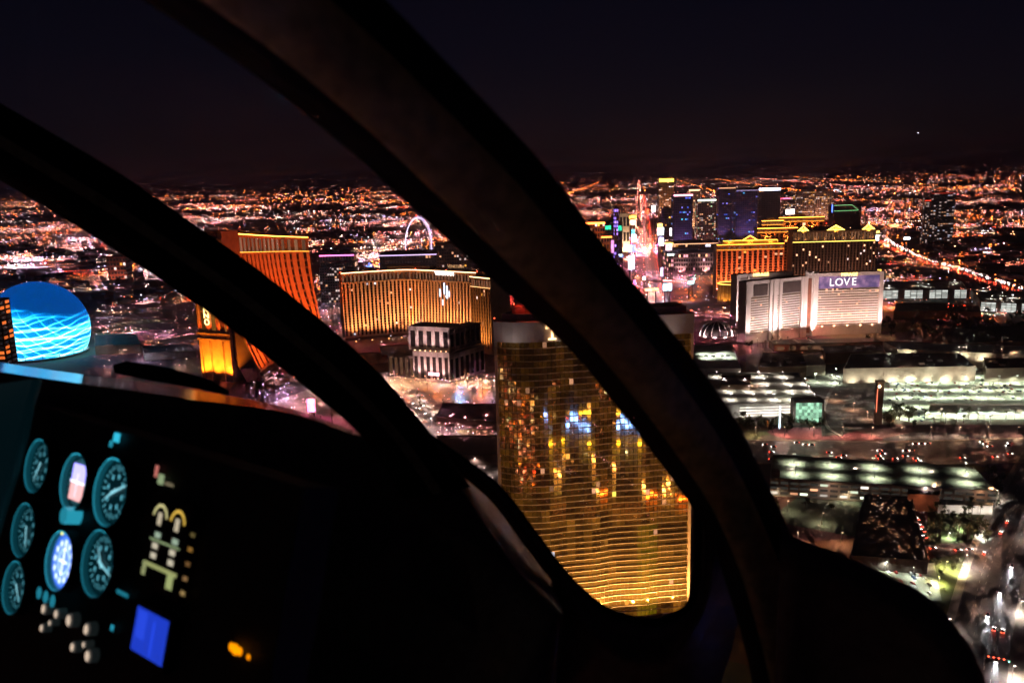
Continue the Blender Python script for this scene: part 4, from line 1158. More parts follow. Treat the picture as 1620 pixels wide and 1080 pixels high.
for (x, y, w, h, d_, c, k, lab) in (
    (999, 415, 10, 22, 1900, LW, 5, 'tall white-violet screen on the left of the avenue, nearest the post'),
    (1000, 393, 11, 12, 2000, (.35, .4, 1), 2.5, 'round-looking blue sign left of the avenue above the tall white screen'),
    (1003, 377, 8, 12, 2150, (1, .6, .7), 5, 'pinkish white sign left of the avenue, third up'),
    (1002, 367, 5, 8, 2300, (.1, .8, 1), 3, 'small cyan sign left of the avenue'),
    (1001, 352, 9, 8, 2500, (1, .55, .3), 4, 'orange-white sign left of the avenue under the amber one'),
    (1001, 343, 12, 5, 2600, (1, .45, .05), 4, 'amber bar sign highest on the left of the avenue'),
    (1034, 330, 6, 9, 3000, WHITE, 8, 'brilliant white sign right of the avenue far up'),
    (1024, 335, 5, 8, 2900, RED, 5, 'red sign beside the brilliant far one'),
    (1044, 356, 8, 5, 2500, (1, .5, .1), 4, 'amber sign right of the avenue'),
    (1045, 366, 10, 12, 2350, (.8, .85, 1), 5, 'white screen right of the avenue, upper of two'),
    (1046, 382, 8, 13, 2250, (.6, .5, 1), 6, 'violet-white screen right of the avenue, lower of two'),
    (1061, 367, 3, 12, 2300, (.95, .8, 1), 4, 'slim upright white sign at the foot of the blue-windowed tower'),
    (1058, 391, 10, 10, 2100, (1, .55, .6), 2.2, 'pink framed sign by the low casino'),
    (1058, 385, 14, 3, 2110, (1, .45, .1), 3, 'amber strip over the pink framed sign'),
    (1061, 403, 11, 3, 2060, (.75, 1, .9), 2.5, 'pale green bar sign by the low casino'),
    (1047, 430, 4, 14, 1850, (.8, .55, 1), 2.5, 'slim violet pylon right of the avenue'),
    (1056, 454, 14, 11, 1720, (.35, .8, 1), 7, 'brilliant blue-white screen at the near end of the avenue'),
    (1056, 444, 14, 3, 1722, (1, .2, .2), 4, 'red strip over the brilliant blue-white screen'),
    (1093, 447, 10, 5, 1760, (.3, .9, 1), 5, 'cyan-white sign right of the brilliant screen'),
    (1031, 458, 22, 4, 1690, (1, .6, .2), 3, 'amber gate sign across the near end of the avenue'),
    (1004, 447, 4, 8, 1760, MAGENTA, 3, 'small magenta sign by the post at the near end'),
    (1019, 440, 5, 6, 1790, (.85, .75, 1), 3, 'small pale sign in the middle of the avenue near end'),
    (983, 405, 6, 3, 2000, (.2, .3, 1), 3, 'small blue sign on the left roofs'),
    (982, 403, 7, 2, 2050, (.7, .8, .8), 1.6, 'grey-white roof sign left of the avenue'),
    (962, 360, 9, 6, 2420, (.02, .6, .25), 1.6, 'green screen on the dark block, left one'),
    (981, 361, 6, 8, 2410, (.02, .55, .3), 1.3, 'green screen on the dark block, right one'),
    (969, 390, 5, 20, 2080, (.9, .3, .7), 1.3, 'tall pink-lit pylon left of the avenue'),
    (1120, 388, 8, 4, 2280, (.8, .8, 1), 1.4, 'small pale sign on the podium under the blue-windowed tower'),
    (1387, 376, 7, 9, 1700, (.8, .95, 1), 4, 'white screen beside the right end of the dark slab'),
    (1387, 367, 9, 4, 1702, (1, .5, .1), 3, 'orange cap over the white screen by the dark slab'),
    (1435, 377, 10, 4, 2350, (.8, .85, 1), 4, 'bluish white billboard by the freeway'),
    (1415, 357, 14, 4, 2700, (1, .25, .1), 4, 'red-orange shopfront sign beyond the freeway'),
    (1250, 335, 14, 8, 2400, (1, .7, .6), 4, 'glaring white sign behind the stepped palace wings'),
    (1243, 314, 18, 2, 3300, (1, .1, .2), 3, 'thin red sign line in front of the brown towers'),
    (492, 641, 13, 22, 900, (1, .12, .30), 7, 'hot pink glowing billboard above the dashboard edge'),
    (1391, 433, 6, 14, 1500, (1, .6, .1), 1.6, 'amber-lit sign column right of the white hotel')):
    sign(x, y, w, h, d_, c, k, lab)
q = G(492, 660); spot(None, (q.x, q.y - 8, 30), (q.x, q.y - 30, 0), 40000, (1, .1, .35), 140).name = 'billboard_glow'

# ================================================================== NEAR RIGHT: mall, garages, lots
def gbox(name, label, cat, px4, z1, wall='concrete', roofm='roof', z0=0.0, par=1.0, group=None, zref=None):
    """building over four roof corners seen in the photograph (far left, far right, near right, near left) at height z1"""
    P = [G(x, y, z1 if zref is None else zref) for x, y in px4]
    c = sum(P, Vector()) / 4
    o = thing(name, label, cat, (c.x, c.y, 0), 0, group)
    L = [Vector((q.x - c.x, q.y - c.y, 0)) for q in P]
    b = MB(); b.prism([(q.x, q.y) for q in reversed(L)], z0, z1 - .02); b.build('wall', wall, o)
    b = MB(); b.prism([(q.x * .985, q.y * .985) for q in reversed(L)], z1, z1 + .12); b.build('roof', roofm, o)
    if par:
        for k in range(4):
            a, d = L[k], L[(k + 1) % 4]; u = (d - a).normalized(); nrm = Vector((u.y, -u.x, 0)) * .25
            b = MB(); b.hexa([(a.x - nrm.x, a.y - nrm.y, z1 - .01), (d.x - nrm.x, d.y - nrm.y, z1 - .01), (d.x + nrm.x, d.y + nrm.y, z1 - .01), (a.x + nrm.x, a.y + nrm.y, z1 - .01),
                              (a.x - nrm.x, a.y - nrm.y, z1 + par), (d.x - nrm.x, d.y - nrm.y, z1 + par), (d.x + nrm.x, d.y + nrm.y, z1 + par), (a.x + nrm.x, a.y + nrm.y, z1 + par)])
            b.build('parapet', wall, o)
    return o, L
def lampposts(spots_, h, colr, power, label, group, base=0.0, twin=True, rad=0.5, deg=150, hk=6.0):
    b = MB(); b.cyl((0, 0), 0.16, 0, h, 6, 0.1); pole = b.mesh('pole', 'metal')
    b = MB()
    for s_ in ((-1, 1) if twin else (1,)):
        b.box(s_ * 0.1, s_ * 1.3, -.1, .1, h - .1, h + .05); b.box(s_ * 0.8 - .5, s_ * .8 + .5, -.35, .35, h + .06, h + .3)
        b.box(s_ * 0.8 - .45, s_ * .8 + .45, -.3, .3, h - .3, h - .12, mul(colr, hk)); b.octa((s_ * .8, 0, h - .3), .32, mul(colr, hk * .5))
    head = b.mesh('lamp_head', 'lamp')
    for q in spots_:
        o = thing('lamp_post', label, 'street lamp', (q.x, q.y, base if q.z == 0 else q.z), RND.choice((0, 1.57)) + GRZ, group)
        inst(pole, 'pole', o); inst(head, 'lamp_head', o)
        if power: spot(o, (0, 0, h - .6), (0, 0, 0), power * 2.8, colr, deg, 0.9, rad)
GW = (0.86, 1.0, 0.74); WW = (1.0, 0.90, 0.78)
# garage with five pairs of lamps on its roof
gar, gl_ = gbox('rooftop_garage', 'long parking garage with ten bright lamp pools on its roof', 'garage', ((1222, 720), (1540, 741), (1578, 778), (1218, 757)), 15, 'concrete', 'deck')
pp = []
for x in (1256, 1314, 1381, 1453, 1527):
    for y in (735, 752): pp.append(G(x + (y - 735) * .15, y + (x - 1256) * .052 - 2, 15.15))
lampposts(pp, 9, GW, 3600, 'twin-headed lamp post on the long garage roof', 'lamp posts on the long garage roof', deg=132, hk=2.5)
a, d = gl_[3], gl_[2]; u = (d - a); nrm = Vector((u.y, -u.x, 0)).normalized()
if nrm.dot(Vector((0, -1, 0))) < 0: nrm = -nrm
for lev, z in ((0, 2.2), (1, 6.6), (2, 11.0)):
    for k in range(22):
        t0, t1 = (k + .12) / 22, (k + .88) / 22
        g = (0.012, 0.012, 0.01) if not (RND.random() < (.34, .12, .05)[lev]) else mul(pick([(WW, 3), (WARM, 2), (GW, 2)]), RND.uniform(.15, .9))
        p0, p1 = a + u * t0 + nrm * .06, a + u * t1 + nrm * .06
        b = MB(); b.quad((p0.x, p0.y, z), (p1.x, p1.y, z), (p1.x, p1.y, z + 2), (p0.x, p0.y, z + 2), g); b.build('deck_opening', 'window', gar)
b = MB(); b.box(gl_[3].x + 4, gl_[3].x + 9, gl_[3].y + 3, gl_[3].y + 8, 15.2, 21); b.build('stair_tower', 'stucco_dark', gar)
o, _ = gbox('garage_annex', 'dull red box building at the foot of the long garage', 'building', ((1438, 768), (1488, 768), (1486, 784), (1436, 783)), 13, 'terracotta', 'roofdark')
o, _ = gbox('dark_roof_building', 'big black-roofed building in the bare lot below the long garage', 'building', ((1368, 782), (1442, 786), (1468, 888), (1346, 880)), 9, 'darkwall', 'roofdark')
o, _ = gbox('white_pergola_building', 'low white flat building beside the gardens', 'building', ((1486, 786), (1572, 789), (1570, 802), (1484, 800)), 6, 'white', 'roofpale')
for k in range(4): spot(o, (-14 + k * 10, -16, 3), (-14 + k * 10, 0, 4), 900, WW, 120)
lampposts([G(x, y) for x, y in ((1482, 808), (1548, 812), (1516, 838), (1556, 850), (1500, 852))], 5, (.9, 1, .75), 2500, 'small garden lamp among the palms', 'garden lamps', twin=False, hk=5)
# parking garage with a lit open roof further left
g2, g2l = gbox('open_roof_garage', 'wide parking garage with dim lamp-lit roof left of the dark drive', 'garage', ((1120, 590), (1262, 590), (1298, 638), (1120, 642)), 14, 'concrete', 'deck')
pp = []
for r_, y in enumerate((596, 607, 619, 632)):
    for x in range(1136, 1286, 33):
        if x < 1262 + (y - 590) * .6: pp.append(G(x + r_ * 7 + RND.uniform(-3, 3), y, 14.15))
lampposts(pp, 7, (1.0, .88, .82), 3200, 'twin lamp on the dim open-roofed garage', 'lamps on the open-roofed garage')
o, _ = gbox('roof_stair_house', 'brown stair house on the open-roofed garage', 'building', ((1142, 594), (1188, 594), (1186, 610), (1140, 609)), 19, 'stucco_dark', 'roofdark', 14.2)
a, d = g2l[3], g2l[2]; u = d - a
for lev in range(4):
    b = MB(); p0, p1 = a + u * .28, a + u * .79
    b.box(p0.x, p1.x, min(p0.y, p1.y) - 1.0, min(p0.y, p1.y) - .2, 1.5 + lev * 3.1, 3.0 + lev * 3.1); b.build('deck_band', 'white', g2)
for t in (.35, .55, .72): q = a + u * t; spot(g2, (q.x, q.y - 14, 2), (q.x, q.y, 7), 9000, (1, .95, .85), 110)
for x, y, w, d_ in ((1279, 652, 32, 0),):
    c = G(x, 672); W = 27; H = 24
    scr = thing('video_screen_building', 'block with a large pale green video screen beside the drive', 'building', (c.x, c.y, 0), GRZ * .3)
    b = MB(); b.box(-W / 2 - 2, W / 2 + 2, 0.6, 14, 0, H + 3); b.build('wall', 'concrete', scr)
    b = MB()
    for i in range(9):
        for j in range(6):
            v = RND.uniform(.15, 1.0)
            b.quad((-W / 2 + W * i / 9, 0.5, 3 + (H - 3) * j / 6), (-W / 2 + W * (i + 1) / 9, .5, 3 + (H - 3) * j / 6), (-W / 2 + W * (i + 1) / 9, .5, 3 + (H - 3) * (j + 1) / 6), (-W / 2 + W * i / 9, .5, 3 + (H - 3) * (j + 1) / 6), (v * .25, v * .5, v * .33))
    b.build('screen', 'lamp', scr)
    spot(scr, (0, -10, 8), (0, -24, 0), 3500, (.7, 1, .8), 140)
# pale-roofed hall far left of this district
o, _ = gbox('pale_roof_hall', 'hall with a floodlit pale green roof beside the big post', 'building', ((1098, 546), (1158, 545), (1172, 584), (1094, 584)), 16, 'white', 'roofpale')
for dx, dy in ((-14, -10), (14, -10), (-12, 14), (13, 14), (0, 0)): spot(o, (dx, dy, 26), (dx + 2, dy, 16), 9000, (.9, 1, .85), 130)
for dx in (-14, -4, 8, 16):
    b = MB(); b.box(dx, dx + 4, -4, 0, 16.13, 18.5); b.build('roof_unit', 'metal', o)
# shopping mall roofs
def mall(label, px4, z1, wall, roofm, units=4):
    o, L = gbox('mall_building', label, 'mall', px4, z1, wall, roofm)
    for k in range(units):
        t, s_ = RND.uniform(.15, .85), RND.uniform(.2, .8)
        q = L[0].lerp(L[1], t).lerp(L[3].lerp(L[2], t), s_)
        b = MB(); b.box(q.x - 3, q.x + 3, q.y - 2, q.y + 2, z1 + .13, z1 + 2.2); b.build('roof_unit', 'metal', o)
    return o, L
o, L = mall('long dark-roofed mall hall with a pale front wall over the car park', ((1346, 560), (1518, 558), (1544, 580), (1334, 584)), 18, 'cream', 'roofdark', 7)
for k in range(7):
    q = L[3].lerp(L[2], (k + .5) / 7); spot(o, (q.x, q.y - 9, 1), (q.x, q.y, 9), 4200, (1, .95, .72), 120)
o, L = mall('pale mall wing stretching behind the long dark roof', ((1398, 541), (1620, 548), (1630, 562), (1420, 553)), 20, 'cream', 'roofpale', 5)
for k in range(7):
    q = L[3].lerp(L[2], (k + .5) / 7); spot(o, (q.x, q.y - 7, 12), (q.x, q.y, 18), 4000, (1, .95, .7), 140)
mall('stepped pale mall block at the right edge', ((1556, 566), (1640, 566), (1650, 582), (1560, 584)), 16, 'cream', 'roofdark', 3)
mall('dark mall block left of the lit forecourt', ((1206, 558), (1270, 560), (1276, 580), (1200, 582)), 14, 'stucco_dark', 'roofdark', 3)
o, L = mall('small floodlit pale block in the bright forecourt', ((1254, 561), (1300, 560), (1306, 578), (1256, 580)), 13, 'cream', 'roofpale', 1)
for dx in (-8, 2, 10): spot(o, (dx, -16, 8), (dx, 0, 7), 5200, (.95, 1, .85), 120)
mall('dark low mall block between the two lit wings', ((1300, 548), (1392, 544), (1400, 556), (1306, 560)), 14, 'stucco_dark', 'roofdark', 3)
mall('dark big store roof at the right above the car park', ((1492, 520), (1640, 516), (1650, 540), (1500, 543)), 14, 'darkwall', 'roofdark', 3)
lampposts([G(x, y) for x, y in ((1256, 588), (1282, 589), (1300, 592), (1322, 596), (1340, 599), (1290, 604), (1316, 606), (1360, 597), (1385, 600))], 11, GW, 9000, 'bright twin lamp in the mall forecourt', 'forecourt lamps', hk=14)
# low lit deck edge and the car park with its lamps
dk, dl = gbox('low_deck', 'long low parking deck with a bright white edge at the car park front', 'garage', ((1472, 640), (1626, 641), (1640, 656), (1466, 655)), 5, 'white', 'lot', par=1.0)
for k in range(8):
    q = dl[3].lerp(dl[2], (k + .5) / 8); spot(dk, (q.x, q.y - 6, 5.5), (q.x, q.y, 2), 2000, GW, 150)
pp = []
for r_, y in enumerate((596, 606, 617, 629, 644, 661)):
    for k in range(9):
        x = 1408 + k * 27 + (r_ % 2) * 12 - r_ * 2
        if x < 1650: pp.append(G(x + RND.uniform(-3, 3), y + RND.uniform(-1, 1), 0))
lampposts(pp, 10, GW, 5200, 'tall twin lamp in the crowded car park', 'car park lamps', hk=2, deg=144)
# pylon sign
q = G(1390, 672); PH = HT(q, 606)
py_ = thing('pylon_sign', 'tall slim pylon with reddish lit edge between drive and car park', 'sign', (q.x, q.y, 0))
b = MB(); b.box(-3.2, 3.2, 0, 5, 0, PH); b.build('shaft', 'stucco_dark', py_)
b = MB(); b.box(-3.6, -3.1, -.5, .1, 14, PH - 6, mul((1, .2, .1), .9)); b.build('edge_light', 'lamp', py_)
b = MB(); b.box(-3.9, 3.9, -1, 6, PH + .02, PH + 2.2); b.build('cap', 'stucco', py_)
b = MB(); b.octa((-2.0, -1.4, PH - 3), 1.6, mul((1, .75, .5), 8)); b.build('top_lamp', 'lamp', py_)
# slim light columns by the cross road
for x, y, yt, c, lab in ((1233, 680, 642, (.6, .85, 1.0), 'slim bluish-white light column by the cross road'), (1214, 676, 665, (1, .25, .03), 'short orange light column by the cross road')):
    q = G(x, y); hh = HT(q, yt); b = thing('light_column', lab, 'light column', (q.x, q.y, 0))
    mb = MB(); mb.box(-.7, .7, -.7, .7, 0, 2); mb.build('base', 'concrete', b); mb = MB(); mb.box(-.6, .6, -.6, .6, 2.02, hh, mul(c, 1.4)); mb.build('tube', 'lamp', b)
# dark sunken drive between garage and car park
flat('drive_ground', [G(1300, 690), G(1298, 640), G(1318, 602), G(1385, 600), G(1392, 672), G(1330, 688)], 0.08, 'asphalt')
kerb('drive_kerb', smooth_path([G(1330, 690), G(1306, 672), G(1304, 640), G(1322, 604)], 5), -1.5, 4.0, 0.5)
lampposts([G(x, y) for x, y in ((1322, 634), (1350, 648), (1372, 662))], 8, WARM, 2500, 'warm lamp along the curved drive', 'drive lamps', twin=False)
# white decks of the garages beyond the striped hotel
def bays_garage(label, px4, z1, n_, k_):
    o, L = gbox('white_garage', label, 'garage', px4, z1, 'concrete', 'deck', par=1.2)
    a, d = L[3], L[2]; u = d - a
    for k in range(n_):
        if k % 4 == 3: continue
        for lev in range(4):
            t0, t1 = (k + .06) / n_, (k + .94) / n_; z = 2 + lev * (z1 - 3) / 4
            p0, p1 = a + u * t0, a + u * t1
            b = MB(); b.quad((p0.x, p0.y - .4, z), (p1.x, p1.y - .4, z), (p1.x, p1.y - .4, z + (z1 - 3) / 4 * .72), (p0.x, p0.y - .4, z + (z1 - 3) / 4 * .72), mul((.9, .95, .88), k_ * RND.uniform(.5, 1.2))); b.build('deck_opening', 'window', o)
    pts = []
    for k in range(9):
        t = RND.random(); s_ = RND.random(); q = L[0].lerp(L[1], t).lerp(L[3].lerp(L[2], t), s_); pts.append(Vector((q.x + o.location.x, q.y + o.location.y, z1 + .13)))
    lampposts(pts, 6, (1, .9, .85), 1800, 'small roof lamp on the white garages beyond the hotel', 'garage roof lamps')
    return o
bays_garage('white-lit parking garage right behind the striped hotel', ((1396, 446), (1520, 445), (1530, 457), (1392, 458)), 20, 14, .35)
bays_garage('white-lit parking garage at the right edge beyond the hotel', ((1536, 458), (1640, 462), (1650, 480), (1552, 476)), 20, 12, .35)
gbox('dark_hall', 'plain dark hall in front of the white-lit garages', 'building', ((1418, 480), (1496, 480), (1502, 492), (1414, 493)), 14, 'stucco_dark', 'roofdark')
gbox('dark_hall', 'plain dark house with pinkish side by the trees', 'building', ((1502, 482), (1548, 484), (1552, 494), (1498, 494)), 10, 'stucco', 'roofdark')
# dark low houses of the left resorts
for (px4, z, w_, lab) in ((((560, 560), (640, 556), (650, 572), (566, 578)), 12, 'stucco_dark', 'low dark hall at the foot of the copper hotel'),
                      (((600, 548), (660, 545), (668, 560), (604, 563)), 14, 'terracotta', 'reddish low hall left of the stepped hotel'),
                      (((700, 638), (786, 640), (788, 668), (690, 660)), 9, 'stucco_dark', 'dark low theatre in front of the stepped hotel'),
                      (((150, 530), (215, 528), (222, 545), (150, 548)), 14, 'stucco', 'dim low hall right of the blue dome'),
                      (((225, 548), (300, 545), (310, 556), (228, 560)), 10, 'grey', 'dim grey shed left of the copper hotel'),
                      (((690, 690), (790, 690), (792, 718), (702, 722)), 10, 'darkwall', 'dark flat roof beside the golden tower foot')):
    gbox('low_hall', lab, 'building', px4, z, w_, 'roof')
for k in range(8):
    q = G(230 + k * 9, 508 - k * 0.5)
# low houses of the city blocks, singly
b = MB(); b.box(-.5, .5, -.5, .5, 0, 1); v1 = b.mesh('wall', 'roof')
vars_ = []
for mm in ('roof', 'darkwall', 'stucco_dark', 'grey'):
    b = MB(); b.box(-.5, .5, -.5, .5, 0, 1); b.box(-.5, .5, -.5, -.46, 1.0, 1.06); b.box(-.5, .5, .46, .5, 1.0, 1.06); b.box(-.3, -.12, -.1, .1, 1.0, 1.2); b.box(.15, .3, .1, .3, 1.0, 1.14)
    vars_.append(b.mesh('low_house', mm))
cnt = 0; tries = 0
AVOID = [(q.x, q.y) for q in [G(x, y) for x, y in ((66, 560), (1041, 476))]]
while cnt < 230 and tries < 6000:
    tries += 1
    px = RND.uniform(-60, 1680); pyy = RND.uniform(352, 480)
    if 850 < px < 1400 and pyy > 390: continue
    if px > 1380 and pyy > 440: continue
    if 320 < px < 800 and pyy > 430: continue
    P = G(px, pyy)
    if dark(P.x, P.y) or abs((P - S1).dot(EV)) < 60 or min((P - f).length for f in freeway) < 55: continue
    dd = math.hypot(P.x - sp.x, P.y - sp.y)
    if dd < 120: continue
    o = inst(RND.choice(vars_), 'low_house', None, P, GRZ, (RND.uniform(18, 60), RND.uniform(16, 45), RND.uniform(5, 14)))
    wh_ = {'roof': 'grey-brown', 'darkwall': 'blackish', 'stucco_dark': 'brown', 'grey': 'pale grey'}[('roof', 'darkwall', 'stucco_dark', 'grey')[vars_.index(o.data)]]
    rg = 'above the blue dome' if px < 300 else 'between the copper hotel and the wheel' if px < 800 else 'beside the bright avenue' if px < 1140 else 'beyond the palace hotels' if px < 1400 else 'beyond the freeway'
    sz = 'long ' if o.scale.x > 45 else 'small ' if o.scale.x < 28 else ''
    tag(o, '%s%s flat-roofed low building among the lights %s' % (sz, wh_, rg), 'building', 'low buildings ' + rg); cnt += 1

# ================================================================== VEHICLES
def car_parts(paint):
    """x forward; returns meshes body, cabin, wheel"""
    b = MB()
    prof = [(-2.2, .35), (-2.25, .75), (-2.1, .95), (-1.2, .98), (1.0, .92), (2.0, .78), (2.25, .6), (2.2, .35)]
    for s_ in (-.88, .88): b.v += [(x, s_, z) for x, z in prof]
    k = len(prof)
    b.f.append(tuple(range(k))); b.f.append(tuple(reversed(range(k, 2 * k))))
    for i in range(k): b.f.append((i, k + i, k + (i + 1) % k, (i + 1) % k))
    b.c = [None] * len(b.f)
    body = b.mesh('body', paint)
    b = MB(); b.hexa([(-1.9, -.78, .96), (1.0, -.78, .94), (1.0, .78, .94), (-1.9, .78, .96), (-1.3, -.62, 1.45), (.2, -.62, 1.45), (.2, .62, 1.45), (-1.3, .62, 1.45)])
    cabin = b.mesh('cabin', 'window')
    b = MB(); b.cyl((0, 0), .33, -.12, .12, 10); wheel = b.mesh('wheel', 'blackmetal'); wheel.transform(Matrix.Rotation(math.pi / 2, 4, 'X'))
    b = MB(); b.box(2.16, 2.3, -.2, .2, -.11, .11, mul((1, .95, .88), 22)); hl = b.mesh('headlight', 'lamp')
    b = MB(); b.box(-2.3, -2.16, -.22, .22, -.1, .1, mul(RED, 14)); tl = b.mesh('taillight', 'lamp')
    return body, cabin, wheel, hl, tl
PAINTS = [mat('car_' + nm, c, .3, .3, .05, 1, coat=.6) for nm, c in (('silver', (.4, .4, .42)), ('white', (.7, .7, .7)), ('black', (.03, .03, .035)), ('red', (.3, .03, .03)), ('blue', (.05, .08, .2)))]
KITS = [car_parts(p_) for p_ in PAINTS]
def car(P, ang, label, group=None, kit=None, beams=True):
    kt = KITS[RND.randrange(5)] if kit is None else KITS[kit]
    o = thing('car', label, 'car', (P.x, P.y, 0.14), ang, group)
    inst(kt[0], 'body', o); inst(kt[1], 'cabin', o)
    for x in (-1.4, 1.4):
        for y in (-.8, .8): inst(kt[2], 'wheel', o, (x, y, .33))
    for y in (-.6, .6): inst(kt[3], 'headlight', o, (0, y, .68)); inst(kt[4], 'taillight', o, (0, y, .78))
    if beams: spot(o, (2.4, 0, .8), (22, 0, -1.4), 5000, (.88, .92, 1), 46, .7, .1)
    return o
sdir = [(q, d) for q, d in resample(side, 4)]
def on_side(py, off):
    best = min(sdir, key=lambda t: abs(px_of(t[0].x, t[0].y)[1] - py))
    s_ = Vector((best[1].y, -best[1].x, 0)); return best[0] + s_ * off, math.atan2(best[1].y, best[1].x)
for (py, off, rev, kit, lab) in ((806, -6, 0, 1, 'white car highest on the side road at the right edge'), (828, 4, 1, 2, 'dark car going away on the side road near the garden corner'), (845, 5, 1, 0, 'silver car going away just below the dark one'),
                            (882, 10, 1, 3, 'red car with brake lights beside the knoll junction'), (891, -8, 0, 2, 'black car turning out of the link road'), (934, -5, 0, 1, 'white car with bright beams halfway down the side road'),
                            (972, -1, 0, 4, 'dark blue car below the bright-beamed white one'), (992, -10, 1, 3, 'red car low on the side road, left of two'), (994, -5.5, 1, 0, 'silver car low on the side road, right of two'),
                            (1068, 8, 1, 2, 'black car waiting by the signal gantry'), (1040, -9, 0, 0, 'silver car beside the cockpit edge near the gantry')):
    P, a_ = on_side(py, off); car(P, a_ if not rev else a_ + math.pi, lab, 'cars on the side road', kit)
for (x, y, kit, lab) in ((1476, 868, 3, 'red car on the link road nearest the black roof'), (1516, 871, 1, 'white car on the link road'), (1534, 870, 0, 'silver car on the link road by the junction')):
    car(G(x, y), 0.15, lab, 'cars on the link road', kit)
for k, (x, y) in enumerate(((1452, 822), (1457, 833), (1460, 840), (1463, 850))):
    car(G(x, y), 1.4 + .1 * k, 'car queuing along the edge of the black-roofed building', 'queue of cars by the black roof', None, False)
for k in range(34):
    x = RND.uniform(1195, 1615); lane = RND.choice((-24, -18, -11, -4, 5, 12, 19, 25))
    q, d = min(resample(cross, 6), key=lambda t: abs(px_of(t[0].x, t[0].y)[0] - x)); s_ = Vector((d.y, -d.x, 0))
    car(q + s_ * lane, math.atan2(d.y, d.x) + (0 if lane > 0 else math.pi), 'car with its lights on along the wide dark cross road', 'cars on the cross road', None, False)
# parked cars (too small to show parts): one mesh each
PK = []
for i, p_ in enumerate(PAINTS):
    b = MB(); b.hexa([(-2.2, -.88, .3), (2.2, -.88, .3), (2.2, .88, .3), (-2.2, .88, .3), (-2.1, -.84, .95), (2.0, -.84, .85), (2.0, .84, .85), (-2.1, .84, .95)])
    b.hexa([(-1.8, -.76, .95), (1.0, -.76, .93), (1.0, .76, .93), (-1.8, .76, .95), (-1.2, -.6, 1.45), (.2, -.6, 1.45), (.2, .6, 1.45), (-1.2, .6, 1.45)])
    for x in (-1.4, 1.4):
        for y in (-.8, .8): b.box(x - .32, x + .32, y - .1, y + .1, 0, .5)
    PK.append(b.mesh('parked_car', p_))
def parked(P, a_, label, group, z=0.06):
    i = RND.randrange(5); tag(inst(PK[i], 'parked_car', None, (P.x, P.y, z), a_), ('silver ', 'white ', 'black ', 'red ', 'dark blue ')[i] + label, 'car', group)
ctr = G(1500, 628)
n_ = 0
for r_ in range(-9, 10):
    for k in range(-30, 31):
        P = ctr + EV * (k * 3.0) + SV * (r_ * 14 + RND.choice((-2.7, 2.7)))
        u = px_of(P.x, P.y)
        if not (1404 < u[0] < 1625 and 598 < u[1] < 668) or (u[1] > 634 and u[0] > 1462): continue
        if RND.random() < (.30 if u[1] < 625 else .2) and n_ < 215:
            parked(P, math.pi / 2 - AZ, 'parked car in the floodlit car park', 'cars in the floodlit car park'); n_ += 1
for k in range(26):
    P = G(RND.uniform(1390, 1476), RND.uniform(900, 940)); parked(P, math.pi / 2, 'parked car in the staff lot beside the knoll', 'cars in the staff lot', .08)
for k in range(16):
    P = G(RND.uniform(1255, 1390), RND.uniform(588, 604)); parked(P, RND.choice((0, 1.5)), 'car parked in the bright mall forecourt', 'cars in the forecourt')
# signal gantry
q = G(1556, 1054); e_ = G(1597, 1062)
gn = thing('signal_gantry', 'long traffic signal arm with red and green lamps over the side road', 'traffic light', (q.x, q.y, 0), math.atan2((e_ - q).y, (e_ - q).x))
Lg = (e_ - q).length
b = MB(); b.cyl((0, 0), .2, 0, 7.4, 8); b.build('mast', 'metal', gn)
b = MB(); b.box(0, Lg, -.12, .12, 6.7, 6.95); b.build('arm', 'metal', gn)
for k in range(5):
    x = Lg * (.15 + .2 * k); b = MB(); b.box(x - .25, x + .25, -.35, -.1, 5.9, 7.2); b.octa((x, -.42, 6.9 if k < 4 else 6.1), .45, mul(RED if k < 4 else GREEN, 5)); b.build('signal_head', 'lamp', gn)
lampposts([on_side(py, off)[0] for py, off in ((800, 17), (850, -17), (905, 17), (960, -17), (1010, 17), (1060, -17))], 9, (1, .80, .66), 4200, 'tall lamp on the kerb of the side road', 'side road lamps', twin=False, hk=8)
lampposts([G(x, y) for x, y in ((1485, 925), (1520, 908), (1496, 900))], 6, (.95, .85, .35), 5200, 'yellowish lamp on the grassy knoll', 'knoll lamps', twin=False, hk=3)
lampposts([G(x, y) for x, y in ((1245, 810), (1300, 830), (1262, 862), (1330, 862), (1230, 790), (1340, 795))], 10, (1, .72, .42), 1300, 'dim brownish lamp added to brighten the bare lot', 'lamps added on the bare lot', twin=False, hk=2)  # lamps added to give the bare lot its brownish light
lampposts([G(x, y) for x, y in ((1400, 905), (1445, 915), (1470, 935))], 8, (.9, 1, .8), 1800, 'lamp in the staff lot', 'staff lot lamps', twin=False, hk=3)
pts = []
for x in range(1195, 1640, 46): pts.append(G(x, 690))
lampposts(pts, 10, (1, .62, .36), 2600, 'amber lamp on the far kerb of the cross road', 'cross road lamps', twin=False, hk=4)
pts = [q + Vector((d.y, -d.x, 0)) * s_ * 10 for q, d in resample(drive, 28) for s_ in (-1, 1)]
lampposts(pts, 8, (1, .7, .6), 2600, 'pinkish lamp along the resort drive', 'resort drive lamps', twin=False, hk=5)
for k, (x, y) in enumerate(((652, 638), (662, 646), (672, 654), (680, 662), (700, 690), (712, 700), (668, 642), (690, 668))):
    car(G(x, y), math.atan2(-1, .7) + RND.uniform(-.1, .1), 'car with red lights on the resort drive', 'cars on the resort drive', None, False)

